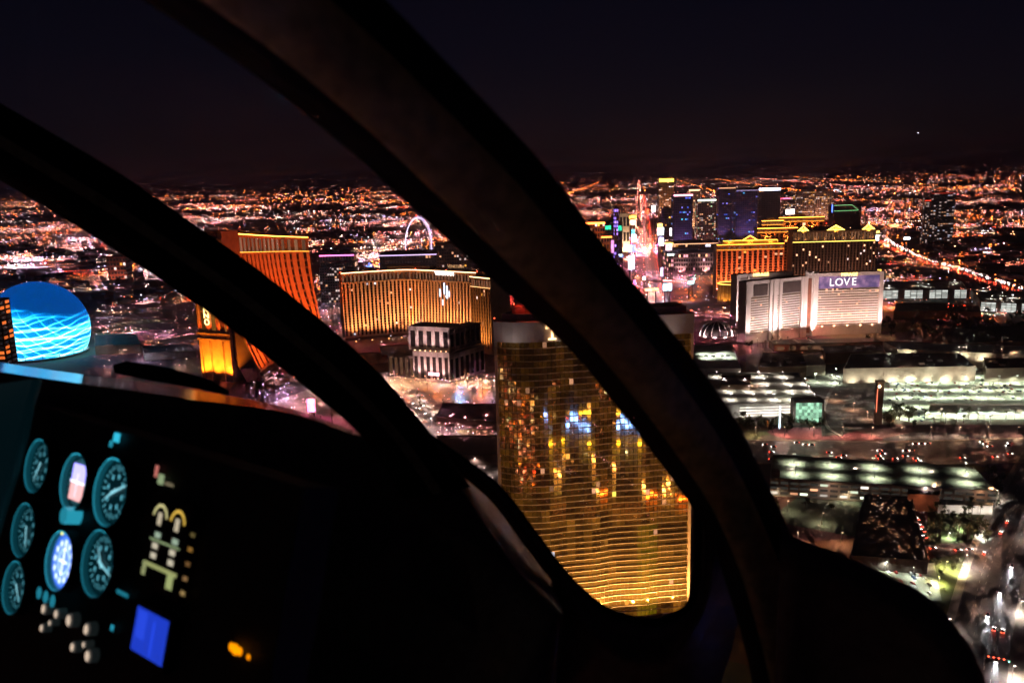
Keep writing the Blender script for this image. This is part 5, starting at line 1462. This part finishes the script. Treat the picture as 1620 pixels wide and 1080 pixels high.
# ================================================================== TREES
def tree_meshes(seed, h, rad, n_leaf, leafm='leaf'):
    R2 = random.Random(seed)
    b = MB(); b.tube([(0, 0, 0), (.1, 0, h * .3), (0, .1, h * .6)], [.28, .2, .1], 6)
    for k in range(5):
        a = 2 * math.pi * k / 5 + R2.random(); b.tube([(0, 0, h * .3), (rad * .4 * math.cos(a), rad * .4 * math.sin(a), h * .55), (rad * .7 * math.cos(a), rad * .7 * math.sin(a), h * .75)], [.12, .08, .03], 4)
    tr = b.mesh('trunk', 'bark')
    b = MB(); cl = [(R2.gauss(0, rad * .45), R2.gauss(0, rad * .45), h * R2.uniform(.45, .95), rad * R2.uniform(.25, .5)) for _ in range(9)]
    for _ in range(n_leaf):
        c = R2.choice(cl); v = Vector((R2.gauss(0, 1), R2.gauss(0, 1), R2.gauss(0, .8))).normalized() * c[3] * R2.uniform(.6, 1.05)
        p_ = Vector(c[:3]) + v; u = Vector((R2.gauss(0, 1), R2.gauss(0, 1), R2.gauss(0, 1))).normalized() * .42; w = u.orthogonal().normalized() * .3
        b.quad(p_ - u, p_ - w, p_ + u, p_ + w)
    return tr, b.mesh('crown', leafm)
def palm_meshes(seed, h):
    R2 = random.Random(seed); b = MB(); b.tube([(0, 0, 0), (.15, 0, h * .5), (.1, .1, h)], [.3, .22, .2], 6); tr = b.mesh('trunk', 'bark')
    b = MB()
    for k in range(16):
        a = 2 * math.pi * k / 16 + R2.random() * .3; el = R2.uniform(-.5, .9); L = R2.uniform(2.2, 3.0); d = Vector((math.cos(a), math.sin(a), 0)); s_ = Vector((-d.y, d.x, 0)); pr = None
        for i in range(5):
            t = i / 4; c = Vector((.1, .1, h)) + d * L * t * math.cos(el * (1 - t)) + Vector((0, 0, L * (math.sin(el) * t - .55 * t * t))); w = s_ * (.1 + .5 * math.sin(math.pi * min(1, t + .12)))
            if pr: b.quad(pr[0], pr[1], c + w, c - w)
            pr = (c - w, c + w)
    return tr, b.mesh('crown', 'palm')
TM = [tree_meshes(k, 7 + k, 3.2 + .3 * k, 420) for k in range(4)]; PM = [palm_meshes(k, 8 + 2 * k) for k in range(3)]
def tree(P, label, group, palm=False, s_=1.0):
    tm = RND.choice(PM if palm else TM); o = thing('palm_tree' if palm else 'broadleaf_tree', label, 'tree', (P.x, P.y, 0), RND.uniform(0, 6), group); o.scale = (s_, s_, s_ * RND.uniform(.85, 1.2))
    inst(tm[0], 'trunk', o); inst(tm[1], 'crown', o)
for _ in range(26): tree(G(RND.uniform(1476, 1560), RND.uniform(806, 858)), 'palm in the lamp-lit garden beside the side road', 'garden palms', True, RND.uniform(.7, 1.1))
for _ in range(18): tree(G(RND.uniform(1474, 1566), RND.uniform(806, 858)), 'leafy tree in the lamp-lit garden beside the side road', 'garden trees', False, RND.uniform(.5, .9))
for _ in range(7): tree(G(RND.uniform(1474, 1530), RND.uniform(886, 950)), 'small dark tree on the grassy knoll', 'knoll trees', False, RND.uniform(.4, .8))
for _ in range(14): tree(G(RND.uniform(1398, 1450), RND.uniform(655, 676)), 'tree clump right of the slim pylon', 'trees by the pylon', False, RND.uniform(.9, 1.7))
spot(None, tuple(G(1420, 676) + Vector((0, 0, 2))), tuple(G(1420, 665) + Vector((0, 0, 10))), 9000, (1, .6, .3), 120).name = 'tree_uplight'
for x in list(range(1466, 1550, 11)) + list(range(1570, 1640, 18)): tree(G(x + RND.uniform(-4, 4), 664 + RND.uniform(-2, 6)), 'palm along the front of the low white deck', 'deck-front palms', True, RND.uniform(.8, 1.2))
for _ in range(46): tree(G(RND.uniform(1168, 1300), RND.uniform(664, 684)), 'dark tree in the belt below the open-roofed garage', 'trees below the open-roofed garage', False, RND.uniform(.7, 1.3))
for _ in range(90): tree(G(RND.uniform(1396, 1640), RND.uniform(496, 536)), 'dark tree in the grove right of the striped hotel', 'grove right of the hotel', False, RND.uniform(.9, 1.7))
for _ in range(40): tree(G(RND.uniform(1180, 1400), RND.uniform(538, 560)), 'dark tree in front of the striped hotel', 'trees before the hotel', RND.random() < .4, RND.uniform(.7, 1.2))
for _ in range(46): tree(G(RND.uniform(420, 780), RND.uniform(585, 690)), 'palm on the plaza between the resorts', 'plaza palms', True, RND.uniform(.7, 1.2))
for _ in range(22): tree(G(RND.uniform(1225, 1340), RND.uniform(800, 806)) if RND.random() < .3 else G(RND.uniform(1560, 1590), RND.uniform(748, 800)), 'dark tree beside the long garage', 'trees beside the long garage', False, RND.uniform(.6, 1.1))
flat('glow_court', [Vector((140, 90, 0)), Vector((240, 90, 0)), Vector((240, 345, 0)), Vector((140, 345, 0))], 0.06, 'concrete')  # pale court added below view, to mirror as glow in the golden glass
for (x, y, pw, c_) in ((183, 150, 60000, (1, .72, .06)), (176, 188, 40000, (1, .8, .12)), (222, 175, 30000, (1, .6, .1)), (166, 285, 26000, (1, .85, .3)), (190, 330, 30000, (1, .35, .03)), (205, 110, 26000, (.2, .3, 1)), (120, 320, 20000, (1, .45, .1))):  # masts added only for the glow patches mirrored in the tower
    o = thing('glow_mast', 'unseen lamp mast added under the helicopter for a glow mirrored in the golden tower', 'lamp mast', (x, y, 0), 0, 'added glow masts')
    b = MB(); b.cyl((0, 0), .3, 0, 22, 8, .15); b.build('mast', 'metal', o); b = MB(); b.box(-1.2, 1.2, -.8, .8, 22.02, 22.6); b.build('lamp_head', 'blackmetal', o)
    spot(o, (0, 0, 21.5), (0, 0, 0), pw, c_, 120, .8, .6)
# blue-lit and amber features that stand under the helicopter and are mirrored in the golden glass
for k in range(12):
    P = Vector((156 + k * 3 + RND.uniform(-5, 5), 25 + k * 8.5, 0)); o = thing('blue_lit_fountain', 'blue-lit fountain jet under the helicopter, mirrored in the golden tower', 'fountain', P, 0, 'blue-lit fountain jets')
    b = MB(); b.cyl((0, 0), 2.4, 0, .6, 10); b.build('basin', 'concrete', o); b = MB(); b.cyl((0, 0), 1.5, .62, 9, 8, .5, mul((.06, .16, 1.0), 30)); b.build('jet', 'lamp', o)
for k in range(3):
    o = thing('amber_lit_roof', ('amber-lit hall roof below the helicopter, mirrored low in the golden tower', 'orange-lit canopy below the helicopter, mirrored at the tower corner', 'yellow-lit arcade below the helicopter, mirrored in mid tower')[k], 'building', ((180, 165, 0), (190, 326, 0), (215, 60, 0))[k], .2)
    b = MB(); b.box(-14, 14, -5, 5, 0, 7); b.build('wall', 'stucco', o); b = MB(); b.box(-14.5, 14.5, -5.5, 5.5, 7.02, 7.5); b.build('roof', 'roof', o)
    for y in (-5.8, 5.6): b = MB(); b.box(-14, 14, y, y + .3, 5, 6.5, mul((1, .6, .05) if k != 1 else ORANGE, 14)); b.build('eaves_light', 'lamp', o)
# ================================================================== HELICOPTER COCKPIT
HO = Vector((0, 0, CAM_Z - 1.2))
heli = thing('helicopter_cockpit', 'dark helicopter cockpit seen from inside, with curved posts and a blue-lit instrument panel', 'helicopter', HO)
def L_(px, py, d): return at(px, py, d) - HO
M['gasket'] = mat('rubber_gasket', (0.006, 0.006, 0.006), 0.8, 0, 0.3, 40, spec=0.2)
M['lining'] = mat('post_lit_lining', (0.52, 0.44, 0.18), 0.85, 0, 0.35, 60, 0.3, spec=0.2)  # trim lining, its colour raised to stand for light on the middle facet
M['dash'] = mat('dash_plastic', (0.15, 0.11, 0.085), 0.6, 0, 0.3, 50, 0.15, spec=0.3)
M['hood'] = mat('hood_pink_sheen', (0.62, 0.50, 0.48), 0.34, 0, 0.2, 80, 0.05, spec=0.9)  # pale pink base stands in for the city-light sheen on the hood edge
M['panel'] = mat('panel_paint', (0.012, 0.012, 0.013), 0.7, 0, 0.3, 60, spec=0.2)
M['rimgloss'] = mat('gloss_trim', (0.05, 0.05, 0.05), 0.10, 0, 0.2, 60, spec=0.9)
def csp(pts, n=6):
    V = [Vector(p) for p in pts]; return smooth_path(V, n)
def post(name, left, right, depth, prof, lining):
    """loft between two edges seen in the photograph; prof: (across 0..1, towards the viewer in m)"""
    Lp = csp([(a[0], a[1], d) for a, d in zip(left, depth)]); Rp = csp([(a[0], a[1], d) for a, d in zip(right, depth)])
    rows = []
    for (a, c) in zip(Lp, Rp):
        p0, p1 = L_(*a), L_(*c)
        view = (at(*((a + c) / 2)) - Vector((0, 0, CAM_Z))).normalized()
        rows.append([p0.lerp(p1, u) - view * w for u, w in prof])
    b = MB(); b.grid(rows); o = b.build(name, 'gasket', heli, True)
    rows = []
    for (a, c) in zip(Lp, Rp):
        p0, p1 = L_(*a), L_(*c); view = (at(*((a + c) / 2)) - Vector((0, 0, CAM_Z))).normalized()
        rows.append([p0.lerp(p1, u) - view * w for u, w in lining])
    b = MB(); b.grid(rows); q = b.build('lining', 'lining', o, True)
    return o
PROF = [(0, 0), (0.04, .012), (.16, .03), (.3, .038), (.7, .038), (.86, .03), (.96, .012), (1, 0), (.9, -.04), (.5, -.06), (.1, -.04), (0, 0)]
big_l = [(110, -80), (225, 0), (340, 75), (450, 155), (560, 245), (640, 318), (720, 390), (800, 462), (900, 552), (980, 648), (1050, 740), (1103, 815), (1140, 895), (1168, 985), (1190, 1080), (1204, 1170)]
big_r = [(262, -270), (377, -190), (490, -105), (600, -10), (703, 95), (788, 183), (866, 268), (935, 360), (1028, 480), (1100, 572), (1163, 664), (1212, 760), (1250, 848), (1284, 935), (1320, 1060), (1345, 1170)]
big_d = [.56, .60, .64, .68, .72, .77, .82, .88, .96, 1.04, 1.12, 1.18, 1.2, 1.2, 1.18, 1.16]
post('door_post', big_l, big_r, big_d, PROF, [(.22, .034), (.28, .044), (.5, .05), (.66, .046), (.73, .036)])
lp_u = [(-120, 98), (-60, 130), (0, 163), (100, 221), (200, 281), (300, 350), (400, 420), (500, 500), (600, 590), (690, 697), (745, 770)]
lp_w = [(-175, 190), (-115, 220), (-50, 256), (48, 314), (148, 374), (242, 434), (340, 502), (428, 568), (505, 630), (572, 690), (640, 790)]
post('windscreen_post', lp_u, lp_w, [1.42, 1.41, 1.4, 1.4, 1.39, 1.38, 1.37, 1.36, 1.35, 1.34, 1.33], PROF, [(.4, .037), (.45, .0395), (.55, .0395), (.6, .037)])
# dashboard: rows run from the far lip towards the pilot and down
S = csp([(-120, 552, 1.52), (0, 573, 1.5), (130, 592, 1.48), (240, 607, 1.46), (380, 629, 1.44), (480, 652, 1.42), (560, 681, 1.4), (640, 699, 1.38), (700, 713, 1.36), (745, 743, 1.34), (800, 800, 1.3), (850, 868, 1.25), (882, 920, 1.2), (892, 952, 1.17), (890, 1000, 1.15), (880, 1100, 1.12)], 5)
rows = []
SW = [15 if s.x < 330 else max(6, 15 - (s.x - 330) * .06) if s.x < 560 else 6 + 46 * math.sin(math.pi * max(0, min(1, (s.y - 688) / 275))) ** .8 if s.y < 963 else 4 for s in S]
def trg(s): return Vector((s.x * .72 + 30, 1190, 1.42 - .2 * max(0, min(1, s.x / 900))))
for s in S:
    t = trg(s); d = Vector((t.x - s.x, t.y - s.y, 0)).normalized()
    s0 = s; s = Vector((s.x + d.x * SW[S.index(s0)], s.y + d.y * SW[S.index(s0)], s.z))
    row = [L_(s.x + d.x * 3, s.y + d.y * 3, s.z + .012), L_(s.x, s.y, s.z + .002)]
    for px_, dz in ((10, -.012), (26, -.02), (48, -.024), (80, -.02), (130, -.01)):
        row.append(L_(s.x + d.x * px_, s.y + d.y * px_, s.z + dz))
    row.append(L_(*(Vector(s).lerp(t, .6)))); row.append(L_(*t)); rows.append(row)
b = MB(); b.grid(rows); dash = b.build('dashboard', 'dash', heli, True)
far = []; near_ = []; skirt = []
for s, wd in zip(S, SW):
    t = trg(s); d = Vector((t.x - s.x, t.y - s.y, 0)).normalized()
    dp = .44
    far.append(L_(s.x, s.y, s.z + dp)); near_.append(L_(s.x + d.x * wd, s.y + d.y * wd, s.z)); skirt.append(L_(s.x + d.x * (wd + 12), s.y + d.y * (wd + 12), s.z + dp + .02))
n1 = max(i for i, s in enumerate(S) if s.x < 575) + 1
b = MB(); b.grid([skirt[:n1], far[:n1], near_[:n1]]); b.build('dash_top', 'rimgloss', dash, True)
def bulge(i, u):
    p_ = far[i].lerp(near_[i], u); v_ = (p_ + HO - Vector((0, 0, CAM_Z))).normalized(); return p_ - v_ * .02 * math.sin(math.pi * u) + Vector((0, 0, .004 * math.sin(math.pi * u)))
b = MB(); b.grid([skirt[n1 - 1:]] + [[bulge(i, u) for i in range(n1 - 1, len(S))] for u in (0, .2, .4, .6, .8, 1)]); b.build('hood_edge', 'hood', dash, True)
# flat black pad on the lip
rows = []
for (u, w) in (((178, 578), (182, 590)), ((200, 571), (240, 602)), ((270, 582), (300, 612)), ((330, 600), (345, 621)), ((362, 618), (362, 624))):
    rows.append([L_(u[0], u[1], 1.44), L_(u[0], u[1], 1.40), L_(w[0], w[1], 1.38), L_(w[0], w[1], 1.44), L_(u[0], u[1], 1.44)])
b = MB(); b.grid(rows); b.build('dash_pad', 'gasket', dash, True)
# window rim and shell at the lower corner of the windscreen
W = csp([(640, 664, 1.44), (690, 699, 1.43), (784, 768, 1.41), (850, 852, 1.38), (900, 916, 1.35), (960, 966, 1.32), (1030, 984, 1.29), (1076, 972, 1.26), (1099, 950, 1.25), (1108, 890, 1.24), (1108, 800, 1.24), (1098, 760, 1.24)], 5)
cen = Vector((960, 700, 0)); rows = []
for i, s in enumerate(W):
    a_, c_ = W[max(i - 1, 0)], W[min(i + 1, len(W) - 1)]; t = Vector((c_.x - a_.x, c_.y - a_.y, 0)).normalized(); d = Vector((-t.y, t.x, 0))
    wk = (.085 if s.x < 890 else .085 + .915 * min(1, (s.x - 890) / 110)) if s.x < 1040 else max(.3, 1 - (s.x - 1040) / 80)
    rows.append([L_(s.x, s.y, s.z + .06), L_(s.x, s.y, s.z)] + [L_(s.x + d.x * q * wk, s.y + d.y * q * wk, s.z + dz) for q, dz in ((8, -.02), (22, -.03), (30, -.022), (38, -.022), (48, -.034), (70, -.03), (120, .0), (260, .03))])
b = MB(); b.grid(rows); sh = b.build('windscreen_frame', 'dash', heli, True)
b = MB(); b.tube([L_(s.x - 2, s.y + 2, s.z - .004) for s in W], .009, 8); b.build('seal', 'gasket', sh, True)
D = csp([(1236, 828, 1.1), (1262, 852, 1.09), (1320, 872, 1.08), (1390, 902, 1.06), (1452, 934, 1.04), (1500, 976, 1.02), (1538, 1030, 1.0), (1562, 1090, .98), (1580, 1180, .96)], 5)
rows = []
for i, s in enumerate(D):
    t = Vector((1200 + (s.x - 1200) * .55, 1220, s.z))
    d = Vector((t.x - s.x, t.y - s.y, 0)).normalized()
    rows.append([L_(s.x + d.x * 10, s.y + d.y * 10, s.z + .12), L_(s.x, s.y, s.z + .03), L_(s.x, s.y, s.z), L_(s.x + d.x * 10, s.y + d.y * 10, s.z - .02), L_(s.x + d.x * 40, s.y + d.y * 40, s.z - .026), L_(s.x + d.x * 60, s.y + d.y * 60, s.z - .02), L_(*Vector(s).lerp(t, .6)), L_(*t)])
b = MB(); b.grid(rows); b.build('door_sill', 'dash', heli, True)
# windscreen and door glazing
m, n, l = newmat('clear_glazing')
for x in list(n):
    if x.type == 'BSDF_PRINCIPLED': n.remove(x)
tr = n.new('ShaderNodeBsdfTransparent'); tr.inputs['Color'].default_value = (.97, .96, .95, 1)
gl = n.new('ShaderNodeBsdfGlossy'); gl.inputs['Roughness'].default_value = .02
fr = n.new('ShaderNodeFresnel'); fr.inputs['IOR'].default_value = 1.10
mx = n.new('ShaderNodeMixShader'); l.new(fr.outputs[0], mx.inputs[0]); l.new(tr.outputs[0], mx.inputs[1]); l.new(gl.outputs[0], mx.inputs[2])
l.new(mx.outputs[0], n['Material Output'].inputs['Surface'])
M['glazing'] = m
Pc = [((a[0] + c[0]) / 2, (a[1] + c[1]) / 2, d) for a, c, d in zip(big_l, big_r, big_d)]
rows = []
for k in range(2, 14):
    x, y, d = Pc[k]
    rows.append([L_(x + (-260 - x) * u, y + (y * .15 + 40 - y * .15) * u, d + .07 + (2.6 - d) * math.sin(u * math.pi / 2) ** .8) for u in (0, .12, .25, .4, .55, .7, .85, 1)])
b = MB(); b.grid(rows); b.build('windscreen', 'glazing', heli, True)
rows = []
for k in range(2, 14):
    x, y, d = Pc[k]
    rows.append([L_(x + (1850 - x) * u, y, d + .07 + (.34 + (1.2 - d) * .5) * math.sin(u * math.pi / 2)) for u in (0, .2, .4, .6, .8, 1)])
b = MB(); b.grid(rows); b.build('door_window', 'glazing', heli, True)

# ------------------------------------------------------------------ instrument panel
P00, P10, P01 = L_(60, 735, 1.25), L_(178, 777, 1.095), L_(22, 928, 1.235)
au, av = (P10 - P00) / 2, (P01 - P00) / 2
pn = au.cross(av).normalized()
if pn.dot(-(P00 + HO - Vector((0, 0, CAM_Z)))) < 0: pn = -pn
def PU(u, v, w=0.0): return P00 + au * u + av * v + pn * w
eu = au.normalized(); ev = (av - eu * av.dot(eu)).normalized()
b = MB(); b.hexa([PU(-2.2, -1.0, -.05), PU(5.2, -.75, -.05), PU(5.2, 3.6, -.05), PU(-2.2, 3.6, -.05), PU(-2.2, -1.0, -.004), PU(5.2, -.75, -.004), PU(5.2, 3.6, -.004), PU(-2.2, 3.6, -.004)]); b.build('instrument_panel', 'panel', heli)
CY = (0.02, 0.30, 0.42)
def uv_of(px, py):
    d = ray(px, py); o_ = Vector((0, 0, CAM_Z)) - HO
    k = (P00 - o_).dot(pn) / d.dot(pn); q = o_ + d * k - P00
    # solve q = au*u + av*v
    a11, a12, a22 = au.dot(au), au.dot(av), av.dot(av); b1, b2 = q.dot(au), q.dot(av); de = a11 * a22 - a12 * a12
    return (b1 * a22 - b2 * a12) / de, (a11 * b2 - a12 * b1) / de
ULEN = (au.length + av.length) / 2
def disc(mb, c, r0, r1, a0=0, a1=2 * math.pi, n_=40, w=0.0, w1=None, col=None):
    w1 = w if w1 is None else w1
    for k in range(n_):
        x, y = a0 + (a1 - a0) * k / n_, a0 + (a1 - a0) * (k + 1) / n_
        f = lambda r, a, h: c + (eu * math.cos(a) + ev * math.sin(a)) * r + pn * h
        if r0 == 0: mb.poly([c + pn * w, f(r1, x, w1), f(r1, y, w1)], col)
        else: mb.quad(f(r0, x, w), f(r1, x, w1), f(r1, y, w1), f(r0, y, w), col)
M['bezel'] = mat('gauge_bezel', (.05, .055, .06), .35, .2, .2, 90, spec=.8)
def gauge(px, py, r, face=None, ring=.05, needles=(), tick=.3, kind=0):
    u, v = uv_of(px + 9, py + 2); c = PU(u, v)
    g = bpy.data.objects.new('gauge', None); COL.objects.link(g); g.parent = heli
    b = MB(); disc(b, c, r * .93, r, n_=40, w=.011, w1=.010); disc(b, c, r, r * 1.01, w=.010, w1=-.004); b.build('bezel', 'panel', g, True)
    b = MB(); disc(b, c, 0, r * .885, w=.003, col=face or (0.0, .0035, .005)); b.build('dial', 'lamp', g)
    b = MB(); disc(b, c, r * .93, r * .915, 0, 2 * math.pi, 60, .0112, .009, mul(CY, ring * .8)); disc(b, c, r * .915, r * .885, 0, 2 * math.pi, 60, .009, .003, mul(CY, ring * .22)); disc(b, c, r * .9, r * .93, 4.2, 5.0, 12, .0114, .0114, mul(CY, ring * 2.4)); b.build('ring_and_wall_glow', 'lamp', g)  # recess wall and crescent glow stand in for ring light falling there
    b = MB()
    for k in range(24):
        a = 2 * math.pi * k / 24; disc(b, c, r * (.62 if k % 3 else .56), r * .74, a, a + .05, 1, .0035, None, mul((.10, .42, .52), tick))
    for k in range(8):
        a = 2 * math.pi * k / 8 + .2; q = c + (eu * math.cos(a) + ev * math.sin(a)) * r * .44
        b.quad(q - eu * .002 - ev * .003 + pn * .0036, q + eu * .002 - ev * .003 + pn * .0036, q + eu * .002 + ev * .003 + pn * .0036, q - eu * .002 + ev * .003 + pn * .0036, mul((.1, .4, .5), tick))
    b.build('scale_marks', 'lamp', g)
    for a, ln in needles:
        d = eu * math.cos(a) + ev * math.sin(a); s_ = (eu * -math.sin(a) + ev * math.cos(a)) * r * .05
        b = MB(); b.quad(c - s_ - d * r * .15 + pn * .006, c + s_ - d * r * .15 + pn * .006, c + d * r * ln + s_ * .3 + pn * .006, c + d * r * ln - s_ * .3 + pn * .006, (.12, .3, .35)); b.build('needle', 'lamp', g)
    return g, c
R0 = .041
gauge(60, 735, R0, needles=((2.0, .6),), ring=.22)
g, c = gauge(119, 760, R0, ring=.3)
b = MB()
def patch(mb, c, x0, x1, y0, y1, col, w=.007):
    mb.quad(c + eu * x0 + ev * y0 + pn * w, c + eu * x1 + ev * y0 + pn * w, c + eu * x1 + ev * y1 + pn * w, c + eu * x0 + ev * y1 + pn * w, col)
patch(b, c, -.014, .026, -.024, 0, (.30, .28, .95)); patch(b, c, -.014, .026, .0005, .024, (.50, .24, .24)); patch(b, c, -.016, .028, -.0012, .0012, (.75, .7, .9), .0074); patch(b, c, .004, .0055, -.012, .02, (.7, .6, .8), .0074)
b.build('horizon_display', 'lamp', g)
b = MB(); disc(b, c + ev * .043 + eu * .012, 0, .011, n_=16, w=.02, col=mul(CY, .3)); disc(b, c + ev * .043 + eu * .012, .011, .012, n_=16, w=.02, w1=0, col=mul(CY, .4)); b.build('cage_knob', 'lamp', g)
gauge(177, 776, R0 * 1.12, needles=((-.4, .8), (2.6, .5)), ring=.34, tick=.5)
gauge(39, 836, R0, needles=((1.2, .6),), ring=.18)
g, c = gauge(96, 884, R0 * 1.02, face=(.02, .07, .30), ring=.34, tick=0)
b = MB(); disc(b, c + eu * .006, 0, R0 * .78, w=.005, col=(.05, .13, .62))
for k in range(12):
    a = 2 * math.pi * k / 12; q = c + eu * .006 + (eu * math.cos(a) + ev * math.sin(a)) * R0 * .6; patch(b, q, -.003, .003, -.0035, .0035, (.5, .6, 1.0))
disc(b, c + eu * .006, R0 * .36, R0 * .42, w=.006, col=(.35, .5, 1.0)); patch(b, c + eu * .006, -.0016, .0016, -R0 * .5, R0 * .45, (.75, .8, 1)); patch(b, c + eu * .006, -R0 * .3, R0 * .3, -.0016, .0016, (.6, .7, 1))
patch(b, c - ev * R0 * .85 - eu * .012, -.004, .004, -.003, .003, (.5, .5, .1)); b.build('compass_display', 'lamp', g)
b = MB()
for dx in (-.022, 0, .022): disc(b, c + ev * .047 + eu * dx, 0, .008, n_=14, w=.018, col=mul(CY, .25))
b.build('setting_knobs', 'lamp', g)
gauge(157, 888, R0 * 1.08, needles=((.3, .75), (-2.2, .5)), ring=.2, tick=.45)
gauge(24, 926, R0 * .96, needles=((.8, .6),), ring=.2)
def panel_bits(name, items, mt='lamp', parent=heli):
    b = MB()
    for px, py, w, h, col in items:
        u, v = uv_of(px, py); patch(b, PU(u, v), -w / 2, w / 2, -h / 2, h / 2, col, .002)
    return b.build(name, mt, parent)
# engine display: two arcs, two text rows, scale bars
u, v = uv_of(268, 852); ec = PU(u, v); KS = .8
eu_, ev_ = eu, ev; eu, ev = eu * KS, ev * KS
ed = bpy.data.objects.new('engine_display', None); COL.objects.link(ed); ed.parent = heli
b = MB(); b.hexa([ec + eu * x + ev * y + pn * w for w in (-.004, .006) for x, y in ((-.055, -.06), (.06, -.06), (.06, .075), (-.055, .075))]); b.build('bezel', 'panel', ed)
b = MB()
for dx, cc in ((-.022, (.24, .22, .10)), (.028, (.30, .19, .03))):
    disc(b, ec + eu * dx - ev * .025, .017, .0215, math.pi * 1.05, math.pi * 1.95, 20, .0065, None, cc); patch(b, ec + eu * dx - ev * .028, -.006, .006, -.006, .012, (.20, .17, .12), .0066)
    patch(b, ec + eu * (dx + .002) - ev * .002, -.008, .009, -.004, .004, (.12, .16, .12), .0066)
    for k in range(2): patch(b, ec + eu * dx + ev * (.014 + .014 * k), -.008, .008, -.004, .004, (.22, .20, .15), .0066)
patch(b, ec + ev * .006, -.04, .045, -.0015, .0015, (.09, .12, .06), .0066); patch(b, ec + ev * .042, -.045, .05, -.003, .003, (.12, .13, .05), .0066)
patch(b, ec + ev * .05 - eu * .042, -.006, .006, -.01, .01, (.10, .11, .05), .0066); patch(b, ec + ev * .052 + eu * .034, -.009, .009, -.012, .012, (.13, .15, .06), .0066)
b.build('readout', 'lamp', ed)
b = MB()
for k, (dy, cc) in enumerate(((-.02, (.04, .03, .01)), (.0, (.10, .05, .01)), (.02, (.06, .03, .01)), (.04, (.09, .05, .02)), (.06, (.12, .08, .03)))): patch(b, ec + eu * .073 + ev * dy, -.006, .006, -.003, .003, cc, .0066)
b.build('side_readout', 'lamp', ed)
eu, ev = eu_, ev_
# small tell-tales above, blue screen, amber caution lights, knobs
panel_bits('warning_flag', ((250, 745, .008, .014, (.20, .06, .05)), (257, 758, .014, .012, (.10, .13, .07)), (270, 766, .02, .004, (.06, .05, .03))))
for it in ((187, 692, .018, .012, mul(CY, .7)), (178, 702, .01, .008, mul(CY, .35)), (196, 938, .03, .005, mul(CY, .22)), (180, 992, .008, .007, mul(CY, .4))): panel_bits('annunciator', (it,))
u, v = uv_of(242, 1002); c = PU(u, v)
bs = bpy.data.objects.new('blue_screen', None); COL.objects.link(bs); bs.parent = heli
b = MB(); b.hexa([c + eu * x + ev * y + pn * w for w in (-.004, .004) for x, y in ((-.042, -.030), (.044, -.030), (.044, .032), (-.042, .032))]); b.build('bezel', 'panel', bs)
b = MB(); patch(b, c, -.036, .038, -.024, .026, (.005, .018, .22), .0046); b.build('screen', 'lamp', bs)
b = MB(); patch(b, c - eu * .020, -.010, .010, -.021, .010, (.008, .026, .29), .005); patch(b, c + eu * .008, -.002, .002, -.016, .022, (.008, .028, .34), .005); b.build('screen_field', 'lamp', bs)
b = MB()
for px, py, r in ((376, 1026, .0105), (370, 1022, .008), (383, 1029, .008), (397, 1038, .005)):
    u, v = uv_of(px, py); disc(b, PU(u, v), 0, r * .55, n_=14, w=.003, col=(.6, .17, .0))
b.build('caution_light', 'lamp', heli)
M['knob'] = emit_attr('backlit_knob', (.5, .42, .36), .4, 0, 'NONE')
for px, py, r in ((78, 962, .010), (98, 970, .009), (88, 984, .006), (75, 992, .008), (118, 980, .012), (146, 994, .011), (124, 1022, .009), (148, 1036, .011), (142, 1018, .006)):
    u, v = uv_of(px, py); c = PU(u, v); b = MB()
    disc(b, c, 0, r * .55, n_=18, w=.008, col=(.26, .20, .15)); disc(b, c, r * .55, r * .75, n_=18, w=.008, w1=.006, col=(.02, .018, .016)); disc(b, c, r * .75, r * .8, n_=18, w=.006, w1=-.004, col=(.002, .003, .003)); b.build('knob', 'knob', heli, True)
# side console edge; teal gauge light is painted in as its own glow
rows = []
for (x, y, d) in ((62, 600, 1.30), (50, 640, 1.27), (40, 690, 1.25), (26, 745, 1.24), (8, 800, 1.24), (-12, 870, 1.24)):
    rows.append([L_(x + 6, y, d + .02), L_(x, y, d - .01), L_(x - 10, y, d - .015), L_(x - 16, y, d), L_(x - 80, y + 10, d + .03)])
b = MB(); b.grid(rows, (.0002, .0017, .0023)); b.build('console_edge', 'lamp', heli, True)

# ================================================================== HAZE over the city, added for the soft glow round its lights
m, n, l = newmat('city_haze')
n.remove(n['Principled BSDF'])
pv_ = n.new('ShaderNodeVolumePrincipled')
pv_.inputs['Color'].default_value = (0.90, 0.78, 0.98, 1)
pv_.inputs['Density'].default_value = 6.0e-5
pv_.inputs['Anisotropy'].default_value = 0.6
l.new(pv_.outputs['Volume'], n['Material Output'].inputs['Volume'])
b = MB(); b.box(-61000, 61000, -21000, 71000, -1.0, 400.0)
hz = b.build('haze', m); hz['kind'] = 'stuff'; tag(hz, 'thin night haze added over the whole city for its glow', 'haze')
sc.cycles.volume_bounces = 0
sc.cycles.volume_max_steps = 64
